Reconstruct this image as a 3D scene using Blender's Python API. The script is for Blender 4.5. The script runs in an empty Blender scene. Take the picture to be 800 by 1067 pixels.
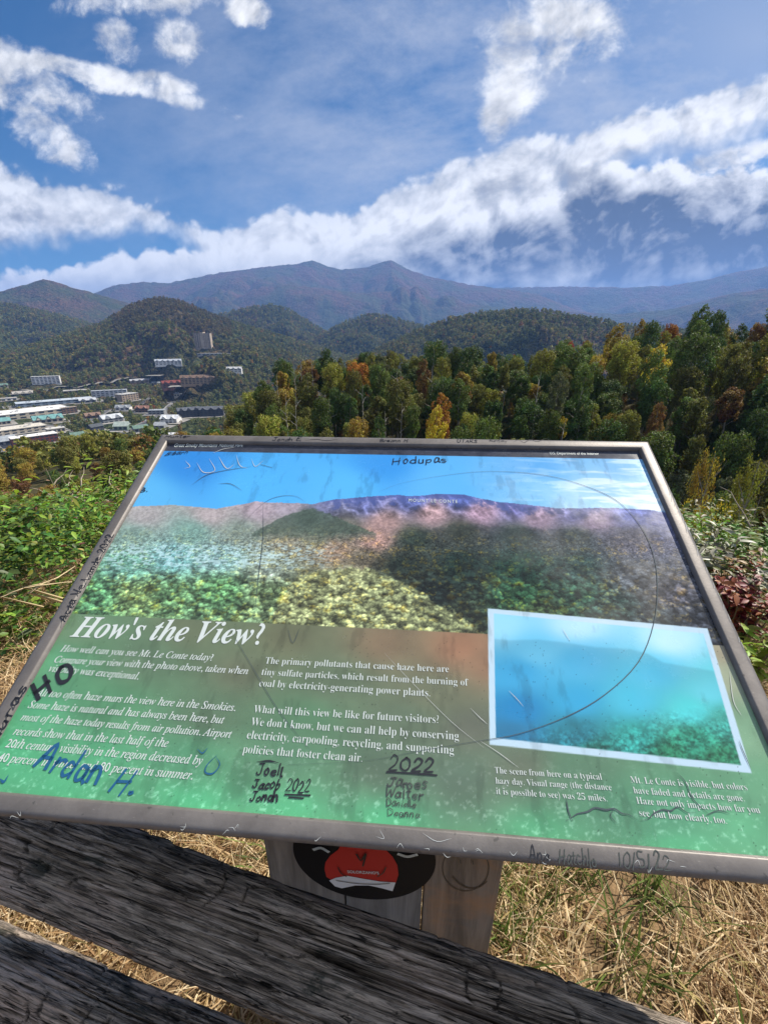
import bpy, math, random
import numpy as np
from mathutils import Vector, Matrix
random.seed(7)
rng = np.random.default_rng(7)
S = bpy.context.scene
COL = S.collection
PI = math.pi

# ------------------------------------------------------------------ camera
CAMZ = 1.32
PITCH = math.radians(22.4)
cam = bpy.data.cameras.new('camera')
cam.sensor_fit = 'HORIZONTAL'; cam.sensor_width = 36.0; cam.lens = 450 / 800 * 36.0
cam.clip_start = 0.02; cam.clip_end = 60000
camo = bpy.data.objects.new('camera', cam); COL.objects.link(camo)
camo.location = (0, 0, CAMZ); camo.rotation_euler = (PI / 2 - PITCH, 0, 0)
S.camera = camo
SP, CP = math.sin(PITCH), math.cos(PITCH)

# ------------------------------------------------------------------ light
SUN_AZ = math.radians(58); SUN_EL = math.radians(47)
sd = Vector((math.sin(SUN_AZ) * math.cos(SUN_EL), math.cos(SUN_AZ) * math.cos(SUN_EL), math.sin(SUN_EL)))
sun = bpy.data.lights.new('sun', 'SUN'); sun.energy = 4.8; sun.angle = math.radians(0.5); sun.color = (1.0, 0.93, 0.82)
suno = bpy.data.objects.new('sun', sun); COL.objects.link(suno)
suno.rotation_euler = sd.to_track_quat('Z', 'Y').to_euler(); suno.location = (0, 0, 40)
S.view_settings.view_transform = 'Standard'; S.view_settings.look = 'None'
S.view_settings.exposure = 0.85; S.view_settings.gamma = 1.0
S.render.engine = 'CYCLES'
S.cycles.max_bounces = 6; S.cycles.diffuse_bounces = 2; S.cycles.glossy_bounces = 2
S.cycles.transmission_bounces = 3; S.cycles.transparent_max_bounces = 6; S.cycles.volume_bounces = 0
S.cycles.use_denoising = True
S.cycles.sample_clamp_indirect = 4.0


def pxdir(u, v):
    """direction in the world of a point measured on the photograph (800 x 1067)"""
    a = (u - 400) / 450.0; b = (533.5 - v) / 450.0
    return a, CP + b * SP, b * CP - SP


def px_az_el(u, v):
    x, y, z = pxdir(u, v)
    return math.atan2(x, y), z / math.hypot(x, y)


def st(u, v):
    x, y, z = pxdir(u, v)
    return x / y, z / y


# ------------------------------------------------------------------ node expressions
class X:
    def __init__(s, nt, v): s.nt, s.v = nt, v

    def op(s, kind, *o, clamp=False):
        n = s.nt.nodes.new('ShaderNodeMath'); n.operation = kind; n.use_clamp = clamp
        for i, k in enumerate((s,) + o):
            k = k.v if isinstance(k, X) else k
            if isinstance(k, (int, float)): n.inputs[i].default_value = k
            else: s.nt.links.new(k, n.inputs[i])
        return X(s.nt, n.outputs[0])
    def __add__(s, o): return s.op('ADD', o)
    __radd__ = __add__
    def __mul__(s, o): return s.op('MULTIPLY', o)
    __rmul__ = __mul__
    def __sub__(s, o): return s.op('SUBTRACT', o)
    def __rsub__(s, o): return (s * -1) + o
    def __truediv__(s, o): return s.op('DIVIDE', o)
    def mx(s, o): return s.op('MAXIMUM', o)
    def mn(s, o): return s.op('MINIMUM', o)
    def sqrt(s): return s.op('SQRT')
    def sat(s): return s.op('ADD', 0.0, clamp=True)
    def step(s, a, b):
        n = s.nt.nodes.new('ShaderNodeMapRange'); n.interpolation_type = 'SMOOTHSTEP'
        s.nt.links.new(s.v, n.inputs[0]); n.inputs[1].default_value = a; n.inputs[2].default_value = b
        return X(s.nt, n.outputs[0])


def comb(nt, x, y, z=0.0):
    n = nt.nodes.new('ShaderNodeCombineXYZ')
    for i, k in enumerate((x, y, z)):
        k = k.v if isinstance(k, X) else k
        if isinstance(k, (int, float)): n.inputs[i].default_value = k
        else: nt.links.new(k, n.inputs[i])
    return n.outputs[0]


def noise(nt, vec, scale, detail=5, rough=0.55, dist=0.0):
    n = nt.nodes.new('ShaderNodeTexNoise'); n.inputs['Scale'].default_value = scale
    n.inputs['Detail'].default_value = detail; n.inputs['Roughness'].default_value = rough
    n.inputs['Distortion'].default_value = dist
    if vec is not None: nt.links.new(vec, n.inputs['Vector'])
    return X(nt, n.outputs['Fac'])


def mixc(nt, f, a, b, mode='MIX'):
    n = nt.nodes.new('ShaderNodeMix'); n.data_type = 'RGBA'; n.blend_type = mode
    for i, k in ((0, f), (6, a), (7, b)):
        k = k.v if isinstance(k, X) else k
        if isinstance(k, (int, float)): n.inputs[i].default_value = k
        elif isinstance(k, tuple): n.inputs[i].default_value = k + (1,) * (4 - len(k))
        else: nt.links.new(k, n.inputs[i])
    return n.outputs[2]


# ------------------------------------------------------------------ world
def build_world():
    w = bpy.data.worlds.new('World'); S.world = w; w.use_nodes = True
    nt = w.node_tree; nt.nodes.clear()
    out = nt.nodes.new('ShaderNodeOutputWorld'); bg = nt.nodes.new('ShaderNodeBackground')
    nt.links.new(bg.outputs[0], out.inputs[0]); bg.inputs[1].default_value = 0.1
    sky = nt.nodes.new('ShaderNodeTexSky'); sky.sky_type = 'NISHITA'; sky.sun_disc = False
    sky.sun_elevation = SUN_EL; sky.sun_rotation = SUN_AZ
    sky.altitude = 800; sky.air_density = 1.0; sky.dust_density = 0.4; sky.ozone_density = 3.0
    tc = nt.nodes.new('ShaderNodeTexCoord')
    sep = nt.nodes.new('ShaderNodeSeparateXYZ'); nt.links.new(tc.outputs['Generated'], sep.inputs[0])
    dx, dy, dz = (X(nt, sep.outputs[i]) for i in range(3))
    yy = dy.mx(0.12)
    s0, t0 = dx / yy, dz / yy

    def ell(s, t, u, v, ru, rv, rot):
        """1 at the middle of an elliptic patch of sky, 0 at its rim, negative beyond"""
        c = st(u, v); k = 1.12 / 450
        cr, sr = math.cos(math.radians(rot)), math.sin(math.radians(rot))
        ds, dt = s - c[0], t - c[1]
        a = (ds * cr + dt * sr) * (1 / (ru * k)); b = (dt * cr - ds * sr) * (1 / (rv * k))
        return 1.0 - (a * a + b * b).sqrt()
    small = [(50, 143, 34, 18, -25), (5, 76, 62, 24, -15), (95, 76, 95, 8, -12), (145, -3, 62, 12, 0),
             (120, 44, 20, 15, 0), (187, 38, 22, 15, 0), (160, 86, 30, 8, 0), (12, 108, 46, 12, -30), (532, 66, 30, 36, 15),
             (598, 32, 44, 32, 0), (556, 40, 30, 16, 10), (520, 112, 15, 26, 0), (256, 5, 18, 9, 0), (775, 160, 70, 9, 13)]

    def curve(pts, s):
        """height of a cloud edge above the horizon as a function of the bearing"""
        n = nt.nodes.new('ShaderNodeFloatCurve'); c = n.mapping.curves[0]
        P = sorted((min(1, max(0, (st(u, v)[0] + 1.2) / 2.4)), st(u, v)[1] / 0.6) for u, v in pts)
        c.points[0].location = P[0]; c.points[-1].location = P[-1]
        for p in P[1:-1]: c.points.new(*p)
        n.mapping.update(); nt.links.new(((s + 1.2) * (1 / 2.4)).v, n.inputs['Value']); return X(nt, n.outputs[0]) * 0.6
    A_TOP = [(-60, 165), (0, 172), (60, 183), (110, 198), (160, 211), (200, 226), (218, 236), (245, 226), (270, 217), (310, 211), (350, 214), (400, 195), (440, 178), (480, 166), (520, 152), (560, 142), (600, 130), (640, 119), (700, 104), (750, 94), (800, 80), (860, 66)]
    A_BOT = [(-60, 280), (0, 271), (60, 262), (110, 250), (150, 247), (200, 262), (240, 300), (400, 310), (560, 300), (610, 200), (650, 170), (690, 160), (750, 150), (800, 136), (860, 120)]
    B_TOP = [(-60, 290), (0, 283), (60, 277), (110, 268), (170, 258), (230, 262), (300, 256), (380, 240), (430, 228), (480, 214), (540, 204), (580, 190), (620, 172), (660, 176), (700, 174), (740, 180), (800, 172), (860, 168)]

    def field(s, t):
        a = s * 0.95 + t * 0.32; b = t * 0.95 - s * 0.32
        n1 = noise(nt, comb(nt, a, b * 1.35, 0.7), 6.5, 9, 0.60, 0.25) - 0.5
        vo = nt.nodes.new('ShaderNodeTexVoronoi'); vo.feature = 'F1'; vo.inputs['Scale'].default_value = 15.0; vo.inputs['Detail'].default_value = 2.0
        vo.inputs['Roughness'].default_value = 0.6; vo.normalize = True
        nt.links.new(comb(nt, a + n1 * 0.03, b * 1.25 + n1 * 0.03, 0.2), vo.inputs['Vector'])
        bill = 0.5 - X(nt, vo.outputs['Distance']) * 1.6
        return n1, bill
    n1, bill = field(s0, t0)
    n2, bill2 = field(s0 + 0.016, t0 + 0.022)
    puff = n1 * 0.100 + bill * 0.062
    at_, ab, bt = curve(A_TOP, s0), curve(A_BOT, s0), curve(B_TOP, s0)
    dA = at_ - t0 + puff                    # depth below the ragged top edge
    dA2 = t0 - ab + puff * 0.9
    aA = (dA.step(-0.002, 0.018) * 0.75 + dA.step(-0.02, 0.07) * 0.25) * (dA2.step(-0.012, 0.045))
    aA = aA * ((n1 + 0.5).step(0.18, 0.36) * 0.30 + 0.70)
    dB = bt - t0 + puff * 0.85 + 0.004
    aB = dB.step(-0.001, 0.014)
    relief = ((n1 * 2.2 + bill * 0.55) - (n2 * 2.2 + bill2 * 0.55)).step(-0.55, 0.55)
    east = s0.step(-0.25, 0.25)             # the bank is thickest to the right
    lA = (0.80 + (relief - 0.5) * 0.80 + n1 * 0.35 - dA.step(0.03, 0.14) * 0.14).sat()
    streak = (ell(s0 + n1 * 0.2, t0 + n1 * 0.05, 630, 287, 120, 13, 2).mx(0.0) * 0.8) * (n2 + 0.5).step(0.35, 0.6)
    lB = (1.0 - dB.step(0.006, 0.075) * (0.28 + east * 0.50) + (relief - 0.5) * (1.0 - dB.step(0.03, 0.13) * (0.25 + east * 0.20)) * (0.50 + east * 0.65) + n1 * (0.25 + east * 0.3) + streak - 0.10 + (1.0 - east) * 0.04).sat()
    # loose wisps and small clouds
    m2 = None
    for e in small:
        q = ell(s0 + n2 * 0.05, t0 + n1 * 0.05, *e).mx(-1.2)
        m2 = q if m2 is None else m2.mx(q)
    n3 = noise(nt, comb(nt, s0, t0 * 1.4, 4.7), 14.0, 8, 0.66, 0.3) - 0.5
    d2 = m2.mn(0.5) * 1.1 + n1 * 1.5 + n3 * 1.6 - 0.05
    aS = d2.step(0.0, 0.72)
    lS = (0.78 + (relief - 0.5) * 0.8 + n3 * 0.5 - d2.step(0.3, 1.0) * 0.18).sat()
    dark, lite = (0.42, 0.56, 0.86), (6.4, 6.4, 6.4)
    # thin high veil
    veilN = noise(nt, comb(nt, s0 * 0.8 + t0 * 0.9, t0 * 1.9 - s0 * 0.5, 5.0), 3.0, 9, 0.68, 0.12)
    reg = (ell(s0, t0, 560, 70, 400, 170, 10) * 1.5).sat() * 0.75
    veil = ((veilN * 3.2 - 1.05).sat() * reg).mx((ell(s0, t0, 790, 40, 190, 110, 0) * 0.75).sat() * 0.8)
    wisp = (noise(nt, comb(nt, s0 * 1.0 + t0, t0 * 2.2 - s0, 2.0), 3.4, 8, 0.64, 0.1)).step(0.5, 0.9) * 0.14
    veil = veil.mx(wisp)
    # the unseen rest of the sky: broken cloud, thickened to brighten and whiten shade
    back = dy.step(0.30, 0.10)
    nb = noise(nt, comb(nt, dx / (dz.mx(0.0) + 0.25), dy / (dz.mx(0.0) + 0.25), 0.0), 1.3, 8, 0.6)
    backA = nb.step(0.38, 0.56)
    tint = mixc(nt, 1.0, sky.outputs[0], (0.125, 0.345, 0.50), 'MULTIPLY')
    c1 = mixc(nt, veil * (1.0 - back), tint, (3.1, 3.4, 4.1))
    fr = (1.0 - back) * dz.step(-0.05, 0.0)
    c2 = mixc(nt, aS * fr, c1, mixc(nt, lS, dark, lite)); c2 = mixc(nt, aA * fr, c2, mixc(nt, lA, dark, lite)); c2 = mixc(nt, aB * fr, c2, mixc(nt, lB, dark, lite))
    c3 = mixc(nt, backA * back, c2, mixc(nt, nb.step(0.6, 0.8), (5.0, 5.2, 5.6), (3.0, 3.3, 3.9)))
    nt.links.new(c3, bg.inputs[0])
    w.cycles.sampling_method = 'MANUAL'; w.cycles.sample_map_resolution = 512


build_world()


# ------------------------------------------------------------------ small tools
def tag(o, label=None, cat=None, group=None, kind=None):
    if label: o['label'] = label
    if cat: o['category'] = cat
    if group: o['group'] = group
    if kind: o['kind'] = kind
    return o


def empty(name, loc=(0, 0, 0), rz=0.0):
    o = bpy.data.objects.new(name, None); COL.objects.link(o); o.location = loc; o.rotation_euler = (0, 0, rz)
    o.empty_display_size = 0.1
    return o


def npmesh(name, v, f, smooth=False, fattr=None, col=None):
    """mesh from arrays; f is an (n,3) or (n,4) array"""
    v = np.asarray(v, dtype=np.float32); f = np.asarray(f, dtype=np.int32)
    m = bpy.data.meshes.new(name); k = f.shape[1]
    m.vertices.add(len(v)); m.vertices.foreach_set('co', v.ravel())
    m.loops.add(f.size); m.loops.foreach_set('vertex_index', f.ravel())
    m.polygons.add(len(f)); m.polygons.foreach_set('loop_start', np.arange(0, f.size, k, dtype=np.int32))
    m.polygons.foreach_set('loop_total', np.full(len(f), k, dtype=np.int32))
    if smooth: m.polygons.foreach_set('use_smooth', np.ones(len(f), dtype=bool))
    m.update(calc_edges=True)
    if fattr is not None:
        a = m.attributes.new('rnd', 'FLOAT', 'FACE'); a.data.foreach_set('value', np.asarray(fattr, dtype=np.float32))
    if col is not None:
        a = m.attributes.new('print', 'FLOAT_COLOR', 'POINT')
        c = np.ones((len(v), 4), dtype=np.float32); c[:, :3] = col
        a.data.foreach_set('color', c.ravel())
    return m


def link(name, me, mat=None, parent=None, loc=None):
    o = bpy.data.objects.new(name, me); COL.objects.link(o)
    if mat is not None: me.materials.clear(); me.materials.append(mat)
    if parent is not None: o.parent = parent
    if loc is not None: o.location = loc
    return o


class MB:
    """collects polygons, links them as one mesh"""
    def __init__(s): s.v, s.f = [], []

    def box(s, x0, x1, y0, y1, z0, z1, M=None):
        b = len(s.v)
        for z in (z0, z1):
            for y in (y0, y1):
                for x in (x0, x1):
                    p = Vector((x, y, z)); s.v.append(tuple(M @ p if M is not None else p))
        s.f += [tuple(b + i for i in q) for q in ((0, 2, 3, 1), (4, 5, 7, 6), (0, 1, 5, 4), (2, 6, 7, 3), (0, 4, 6, 2), (1, 3, 7, 5))]
        return s

    def poly(s, pts): b = len(s.v); s.v += [tuple(p) for p in pts]; s.f.append(tuple(range(b, b + len(pts)))); return s

    def prism(s, pts, z0, z1):
        b = len(s.v); n = len(pts)
        s.v += [(x, y, z0) for x, y in pts] + [(x, y, z1) for x, y in pts]
        s.f.append(tuple(b + n + i for i in range(n))); s.f.append(tuple(b + n - 1 - i for i in range(n)))
        s.f += [(b + i, b + (i + 1) % n, b + n + (i + 1) % n, b + n + i) for i in range(n)]
        return s

    def build(s, name, mat, parent=None, bevel=0, smooth=False):
        m = bpy.data.meshes.new(name); m.from_pydata(s.v, [], s.f); m.update()
        if smooth: m.polygons.foreach_set('use_smooth', np.ones(len(m.polygons), dtype=bool))
        o = link(name, m, mat, parent)
        if bevel:
            b = o.modifiers.new('bevel', 'BEVEL'); b.width = bevel; b.segments = 2; b.limit_method = 'ANGLE'
        return o


def smooth01(a, b, x): t = np.clip((x - a) / (b - a), 0, 1); return t * t * (3 - 2 * t)


_P = np.random.default_rng(3).random((256, 256)).astype(np.float32)


def vn(x, y, seed=0):
    x = np.asarray(x, dtype=np.float64) + seed * 17.31; y = np.asarray(y, dtype=np.float64) + seed * 9.77
    xi = np.floor(x).astype(np.int64); yi = np.floor(y).astype(np.int64)
    fx, fy = x - xi, y - yi; fx = fx * fx * (3 - 2 * fx); fy = fy * fy * (3 - 2 * fy)
    g = lambda i, j: _P[(xi + i) & 255, (yi + j) & 255]
    return (g(0, 0) * (1 - fx) + g(1, 0) * fx) * (1 - fy) + (g(0, 1) * (1 - fx) + g(1, 1) * fx) * fy


def fbm(x, y, seed=0, o=5, gain=0.5):
    s = 0; a = 1; t = 0
    for i in range(o): s = s + a * vn(x * 2 ** i, y * 2 ** i, seed + i * 3); t += a; a *= gain
    return s / t


def ridged(x, y, seed=0, o=5):
    s = 0; a = 1; t = 0
    for i in range(o): s = s + a * (1 - np.abs(2 * vn(x * 2 ** i, y * 2 ** i, seed + i * 3) - 1)); t += a; a *= 0.5
    return s / t


def srgb(*c):
    c = np.asarray(c, dtype=np.float64) / 255.0
    return np.where(c <= 0.04045, c / 12.92, ((c + 0.055) / 1.055) ** 2.4)


# ------------------------------------------------------------------ materials
def mat(name, base, rough=0.8, spec=0.3, metal=0.0, var=0.0, scale=5.0, bump=0.0, bscale=60.0, stretch=None, dark=None):
    m = bpy.data.materials.new(name); m.use_nodes = True; nt = m.node_tree; p = nt.nodes['Principled BSDF']
    p.inputs['Roughness'].default_value = rough; p.inputs['Specular IOR Level'].default_value = spec
    p.inputs['Metallic'].default_value = metal; p.inputs['Base Color'].default_value = tuple(base) + (1,)
    tc = nt.nodes.new('ShaderNodeTexCoord'); vec = tc.outputs['Object']
    if stretch:
        mp = nt.nodes.new('ShaderNodeMapping'); mp.inputs['Scale'].default_value = stretch
        nt.links.new(vec, mp.inputs[0]); vec = mp.outputs[0]
    if var:
        n = noise(nt, vec, scale, 7, 0.62).step(0.32, 0.70)
        d = dark if dark is not None else tuple(c * (1 - var) for c in base)
        nt.links.new(mixc(nt, n, tuple(d), tuple(base)), p.inputs['Base Color'])
    if bump:
        b = nt.nodes.new('ShaderNodeBump'); b.inputs['Strength'].default_value = bump; b.inputs['Distance'].default_value = 0.01
        nt.links.new(noise(nt, vec, bscale, 6, 0.6).v, b.inputs['Height']); nt.links.new(b.outputs[0], p.inputs['Normal'])
    return m


def leaf_mat(name, mode, base=(0.06, 0.08, 0.03), trans=0.3, vary=0.5):
    """foliage: colour from the object's own tcol value, an instance's tcol attribute, or a fixed base"""
    m = bpy.data.materials.new(name); m.use_nodes = True; nt = m.node_tree; nt.nodes.clear()
    out = nt.nodes.new('ShaderNodeOutputMaterial')
    if mode == 'fixed':
        c = nt.nodes.new('ShaderNodeRGB'); c.outputs[0].default_value = tuple(base) + (1,); col = c.outputs[0]
    else:
        a = nt.nodes.new('ShaderNodeAttribute'); a.attribute_type = 'INSTANCER' if mode == 'inst' else 'OBJECT'
        a.attribute_name = 'tcol'; col = a.outputs['Color']
    r = nt.nodes.new('ShaderNodeAttribute'); r.attribute_name = 'rnd'
    rr = X(nt, r.outputs['Fac'])
    hs = nt.nodes.new('ShaderNodeHueSaturation'); nt.links.new(col, hs.inputs['Color'])
    tco = nt.nodes.new('ShaderNodeTexCoord'); big = noise(nt, tco.outputs['Object'], 0.45 if mode != 'fixed' else 3.0, 4, 0.6) - 0.5
    nt.links.new((rr * 0.09 + 0.455 + big * 0.10).v, hs.inputs['Hue'])
    nt.links.new(((rr * (2 * vary) + (1 - vary)) * (big * 1.6 + 1.0)).v, hs.inputs['Value'])
    d = nt.nodes.new('ShaderNodeBsdfPrincipled'); d.inputs['Roughness'].default_value = 0.65; d.inputs['Specular IOR Level'].default_value = 0.2
    t = nt.nodes.new('ShaderNodeBsdfTranslucent'); mx = nt.nodes.new('ShaderNodeMixShader'); mx.inputs[0].default_value = trans
    tcn = mixc(nt, 1.0, hs.outputs[0], (1.25, 1.3, 0.7), 'MULTIPLY')
    nt.links.new(hs.outputs[0], d.inputs['Base Color']); nt.links.new(tcn, t.inputs['Color'])
    nt.links.new(d.outputs[0], mx.inputs[1]); nt.links.new(t.outputs[0], mx.inputs[2]); nt.links.new(mx.outputs[0], out.inputs[0])
    return m


M_leaf = leaf_mat('tree_foliage', 'obj', trans=0.30, vary=0.55)
M_leaf_i = leaf_mat('forest_foliage', 'inst', trans=0.22, vary=0.55)
M_bark = mat('bark', (0.19, 0.165, 0.135), 0.9, 0.1, var=0.6, scale=1.5, stretch=(3, 3, 0.6))

# ------------------------------------------------------------------ terrain
RR = np.array([0, 3, 5, 12, 30, 55, 72, 100, 140, 190, 260, 400, 620, 1600, 3000, 30000.])
ZL = np.array([0, 0, -.7, -5.5, -15, -23.5, -27, -33, -40, -46, -59, -98, -150, -150, -150, -150.])
ZB = np.array([0, 0, 0, 0, -1, -4, -8, -14, -22, -32, -46, -75, -110, -150, -150, -150.])


def hr_at(az):  # ground height of the wooded ridge across the ravine
    return np.interp(az, np.radians([-27, -22, -18, -15, -8, 0, 12, 22, 32, 39, 60]), [-44, -42, -37, -32, -26.5, -23, -21, -18.5, -15, -13, -9])


RIDGES = [
    # photo points of the crest, distance, front width, back width, spur size
    ('lecombe', [(70, 318), (95, 306), (120, 296), (150, 293), (175, 294), (200, 289), (230, 283), (262, 279), (290, 276), (308, 274), (325, 270), (340, 276), (355, 280),
     (380, 278), (395, 273), (408, 270), (418, 276), (430, 282), (450, 288), (490, 296), (530, 301), (560, 306), (620, 330)], 9500, 4200, 2500, 1500),
    ('right', [(430, 325), (470, 304), (500, 299), (530, 299), (590, 298), (650, 299), (700, 297), (740, 290), (770, 282), (800, 277), (870, 268), (960, 272), (1150, 285), (1500, 290), (2000, 300)], 11500, 3200, 2500, 1500),
    ('spur', [(225, 322), (262, 302), (300, 296), (335, 300), (375, 305), (410, 303), (450, 310), (500, 318), (560, 322), (640, 327), (700, 322), (760, 306), (800, 300), (880, 290)], 7600, 2300, 1500, 900),
    ('leftpeak', [(-900, 330), (-500, 300), (-260, 312), (-120, 306), (-40, 309), (0, 303), (25, 296), (45, 290), (60, 293), (72, 298), (95, 304), (130, 314), (170, 326), (230, 342)], 5600, 2400, 1500, 800),
    ('leftslope', [(-260, 300), (-80, 304), (0, 317), (30, 322), (60, 329), (110, 343), (160, 362)], 3500, 1500, 900, 400),
    ('back_hill', [(190, 350), (215, 332), (240, 326), (262, 321), (280, 319), (300, 323), (318, 334), (345, 350), (370, 365)], 3300, 1100, 700, 350),
    ('mid_hill', [(305, 365), (325, 354), (345, 344), (365, 334), (385, 329), (405, 331), (425, 337), (450, 344), (490, 352)], 2800, 900, 600, 300),
    ('tower_hill', [(20, 366), (60, 352), (85, 345), (105, 339), (122, 328), (138, 318), (155, 313), (170, 311), (185, 313), (200, 319), (218, 327), (235, 334), (262, 342), (290, 350), (330, 362), (360, 372)], 2250, 1150, 700, 260),
    ('wooded', [(380, 372), (420, 352), (445, 342), (470, 333), (495, 328), (520, 326), (545, 324), (570, 325), (600, 331), (640, 338), (700, 345), (800, 350)], 1750, 900, 600, 200),
]
BASE = -150.0


def terrain(az, r):
    x, y = r * np.sin(az), r * np.cos(az)
    hr = hr_at(az)
    lr = np.log(r + 1.0); LRR = np.log(RR + 1.0)
    left = np.interp(lr, LRR, ZL); back = np.interp(lr, LRR, ZB)
    # right hand table depends on the ridge height
    R2 = np.log(np.array([0, 3, 5, 12, 30, 52, 66, 100, 140, 175, 260, 400, 620, 1600, 30000.]) + 1)
    z0 = [0, 0, -.7, -6.5, -23, -42, -46, None, None, None, -70, -115, -150, -150, -150]
    right = np.zeros_like(lr)
    vals = []
    for k, z in enumerate(z0):
        if z is None:
            z = {7: (hr - 46) / 2 + 2, 8: hr, 9: hr - 4}[k]
        vals.append(np.broadcast_to(z, lr.shape) + 0.0)
    for k in range(len(R2) - 1):
        t = (lr - R2[k]) / (R2[k + 1] - R2[k]); m = (t >= 0) & (t <= 1)
        right = np.where(m, vals[k] * (1 - t) + vals[k + 1] * t, right)
    w = smooth01(math.radians(-28), math.radians(-18), az)
    z = left * (1 - w) + right * w
    wb = smooth01(math.radians(62), math.radians(105), np.abs(az))
    z = z * (1 - wb) + back * wb
    z = z + (fbm(x / 45, y / 45, 1, 4) - 0.5) * 9 * smooth01(12, 90, r) * (1 - 0.75 * smooth01(500, 620, r))
    z = z + (fbm(x * 1.7, y * 1.7, 5, 4) - 0.5) * 0.07 * smooth01(0.9, 3, r)
    far = r > 640
    if np.any(far):
        a2, r2, x2, y2 = az[far], r[far], x[far], y[far]
        best = np.full(a2.shape, -1e9)
        wig = (fbm(x2 / 900, y2 / 900, 11, 4) - 0.5)
        for name, pts, D, wf, wbk, spur in RIDGES:
            azs, els = zip(*[px_az_el(u, v) for u, v in pts])
            crest = np.interp(a2, azs, els) * D + CAMZ
            tq = np.clip(np.abs(r2 - D) / (0.05 * D), 0, 1); crest = crest + (fbm(a2 * 160, a2 * 0 + 2, 21, 4) - 0.5) * 0.0035 * D * (1 - tq)
            d = 0.15
            lo, hi = azs[0], azs[-1]
            fade = smooth01(lo - d, lo, a2) * (1 - smooth01(hi, hi + d, a2))
            crest = BASE + (crest - BASE) * fade
            sp = ridged(x2 / spur, y2 / spur, 31, 5) - 0.5
            t = np.where(r2 < D, (D - r2) / wf, (r2 - D) / wbk)
            tt = np.clip(t * (1 + 2.0 * sp * np.clip(t * 5, 0, 1)), 0, 1)
            shape = (1 - tt) ** 1.25
            h = BASE + (crest - BASE) * shape
            best = np.maximum(best, h)
        add = smooth01(640, 760, r2)
        z[far] = np.maximum(z[far], BASE + (best - BASE) * add + 0 * wig)
    return z


def ter1(x, y):
    return float(terrain(np.array([math.atan2(x, y)]), np.array([math.hypot(x, y)]))[0])


def terN(x, y):
    return terrain(np.arctan2(x, y), np.hypot(x, y))


def build_terrain():
    azf = np.radians(np.linspace(-54, 54, 861)); azb = np.radians(np.linspace(54, 306, 64))[1:-1]
    az = np.concatenate([azf, azb]); az = np.where(az > PI, az - 2 * PI, az)
    r = np.concatenate([np.exp(np.linspace(math.log(0.25), math.log(640), 300)), np.exp(np.linspace(math.log(640), math.log(14000), 521))[1:]])
    A, R = np.meshgrid(az, r, indexing='ij')
    Z = terrain(A.ravel(), R.ravel())
    V = np.stack([(R * np.sin(A)).ravel(), (R * np.cos(A)).ravel(), Z], 1)
    na, nr = len(az), len(r)
    i = np.arange(na)[:, None]; j = np.arange(nr - 1)[None, :]
    i2 = (i + 1) % na
    F = np.stack([i * nr + j + 0 * j, i2 * nr + j, i2 * nr + j + 1, i * nr + j + 1], -1).reshape(-1, 4)
    F = F[:, ::-1]
    c = len(V); V = np.vstack([V, [[0, 0, 0]]])
    me = npmesh('ground', V, F, smooth=True)
    # close the middle
    import bmesh
    bm = bmesh.new(); bm.from_mesh(me); bm.verts.ensure_lookup_table()
    for k in range(na):
        bm.faces.new((bm.verts[k * nr], bm.verts[c], bm.verts[((k + 1) % na) * nr]))
    bmesh.ops.recalc_face_normals(bm, faces=bm.faces[-na:])
    bm.to_mesh(me); bm.free()
    m = bpy.data.materials.new('ground'); m.use_nodes = True; nt = m.node_tree; p = nt.nodes['Principled BSDF']
    p.inputs['Roughness'].default_value = 0.95; p.inputs['Specular IOR Level'].default_value = 0.05
    g = nt.nodes.new('ShaderNodeNewGeometry'); pos = g.outputs['Position']
    sep = nt.nodes.new('ShaderNodeSeparateXYZ'); nt.links.new(pos, sep.inputs[0])
    x, y, z = (X(nt, sep.outputs[k]) for k in range(3))
    rad = (x * x + y * y).sqrt()
    # near: straw and soil; beyond: forest floor; far: closed canopy seen as colour
    ns = noise(nt, pos, 9.0, 8, 0.7)
    soil = mixc(nt, ns.step(0.35, 0.65), (0.10, 0.07, 0.04), (0.27, 0.18, 0.10))
    floor_ = mixc(nt, noise(nt, pos, 0.35, 6, 0.7).step(0.35, 0.65), (0.022, 0.026, 0.012), (0.07, 0.058, 0.028))
    cr = noise(nt, pos, 0.055, 4, 0.7)          # crowns
    pa = noise(nt, pos, 0.0022, 6, 0.62)
    c_low = mixc(nt, cr.step(0.35, 0.65), (0.020, 0.032, 0.015), (0.070, 0.080, 0.030))
    c_aut = mixc(nt, cr.step(0.35, 0.65), (0.022, 0.020, 0.018), (0.150, 0.074, 0.050))
    high = (z * (1 / 900.0)).step(0.02, 0.75)
    can = mixc(nt, (pa.step(0.40, 0.62) * 0.85 + high * 0.35 - 0.15).sat(), c_low, c_aut)
    f1 = rad.step(3.2, 7.0); f2 = rad.step(400, 900)
    c = mixc(nt, f2, mixc(nt, f1, soil, floor_), can)
    nt.links.new(c, p.inputs['Base Color'])
    b = nt.nodes.new('ShaderNodeBump'); b.inputs['Strength'].default_value = 1.0; b.inputs['Distance'].default_value = 9.0
    nt.links.new((cr * f2 + noise(nt, pos, 0.006, 6, 0.65) * f2 * 14.0 + ns * 0.002).v, b.inputs['Height']); nt.links.new(b.outputs[0], p.inputs['Normal'])
    tag(link('ground', me, m), kind='structure')


build_terrain()


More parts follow.
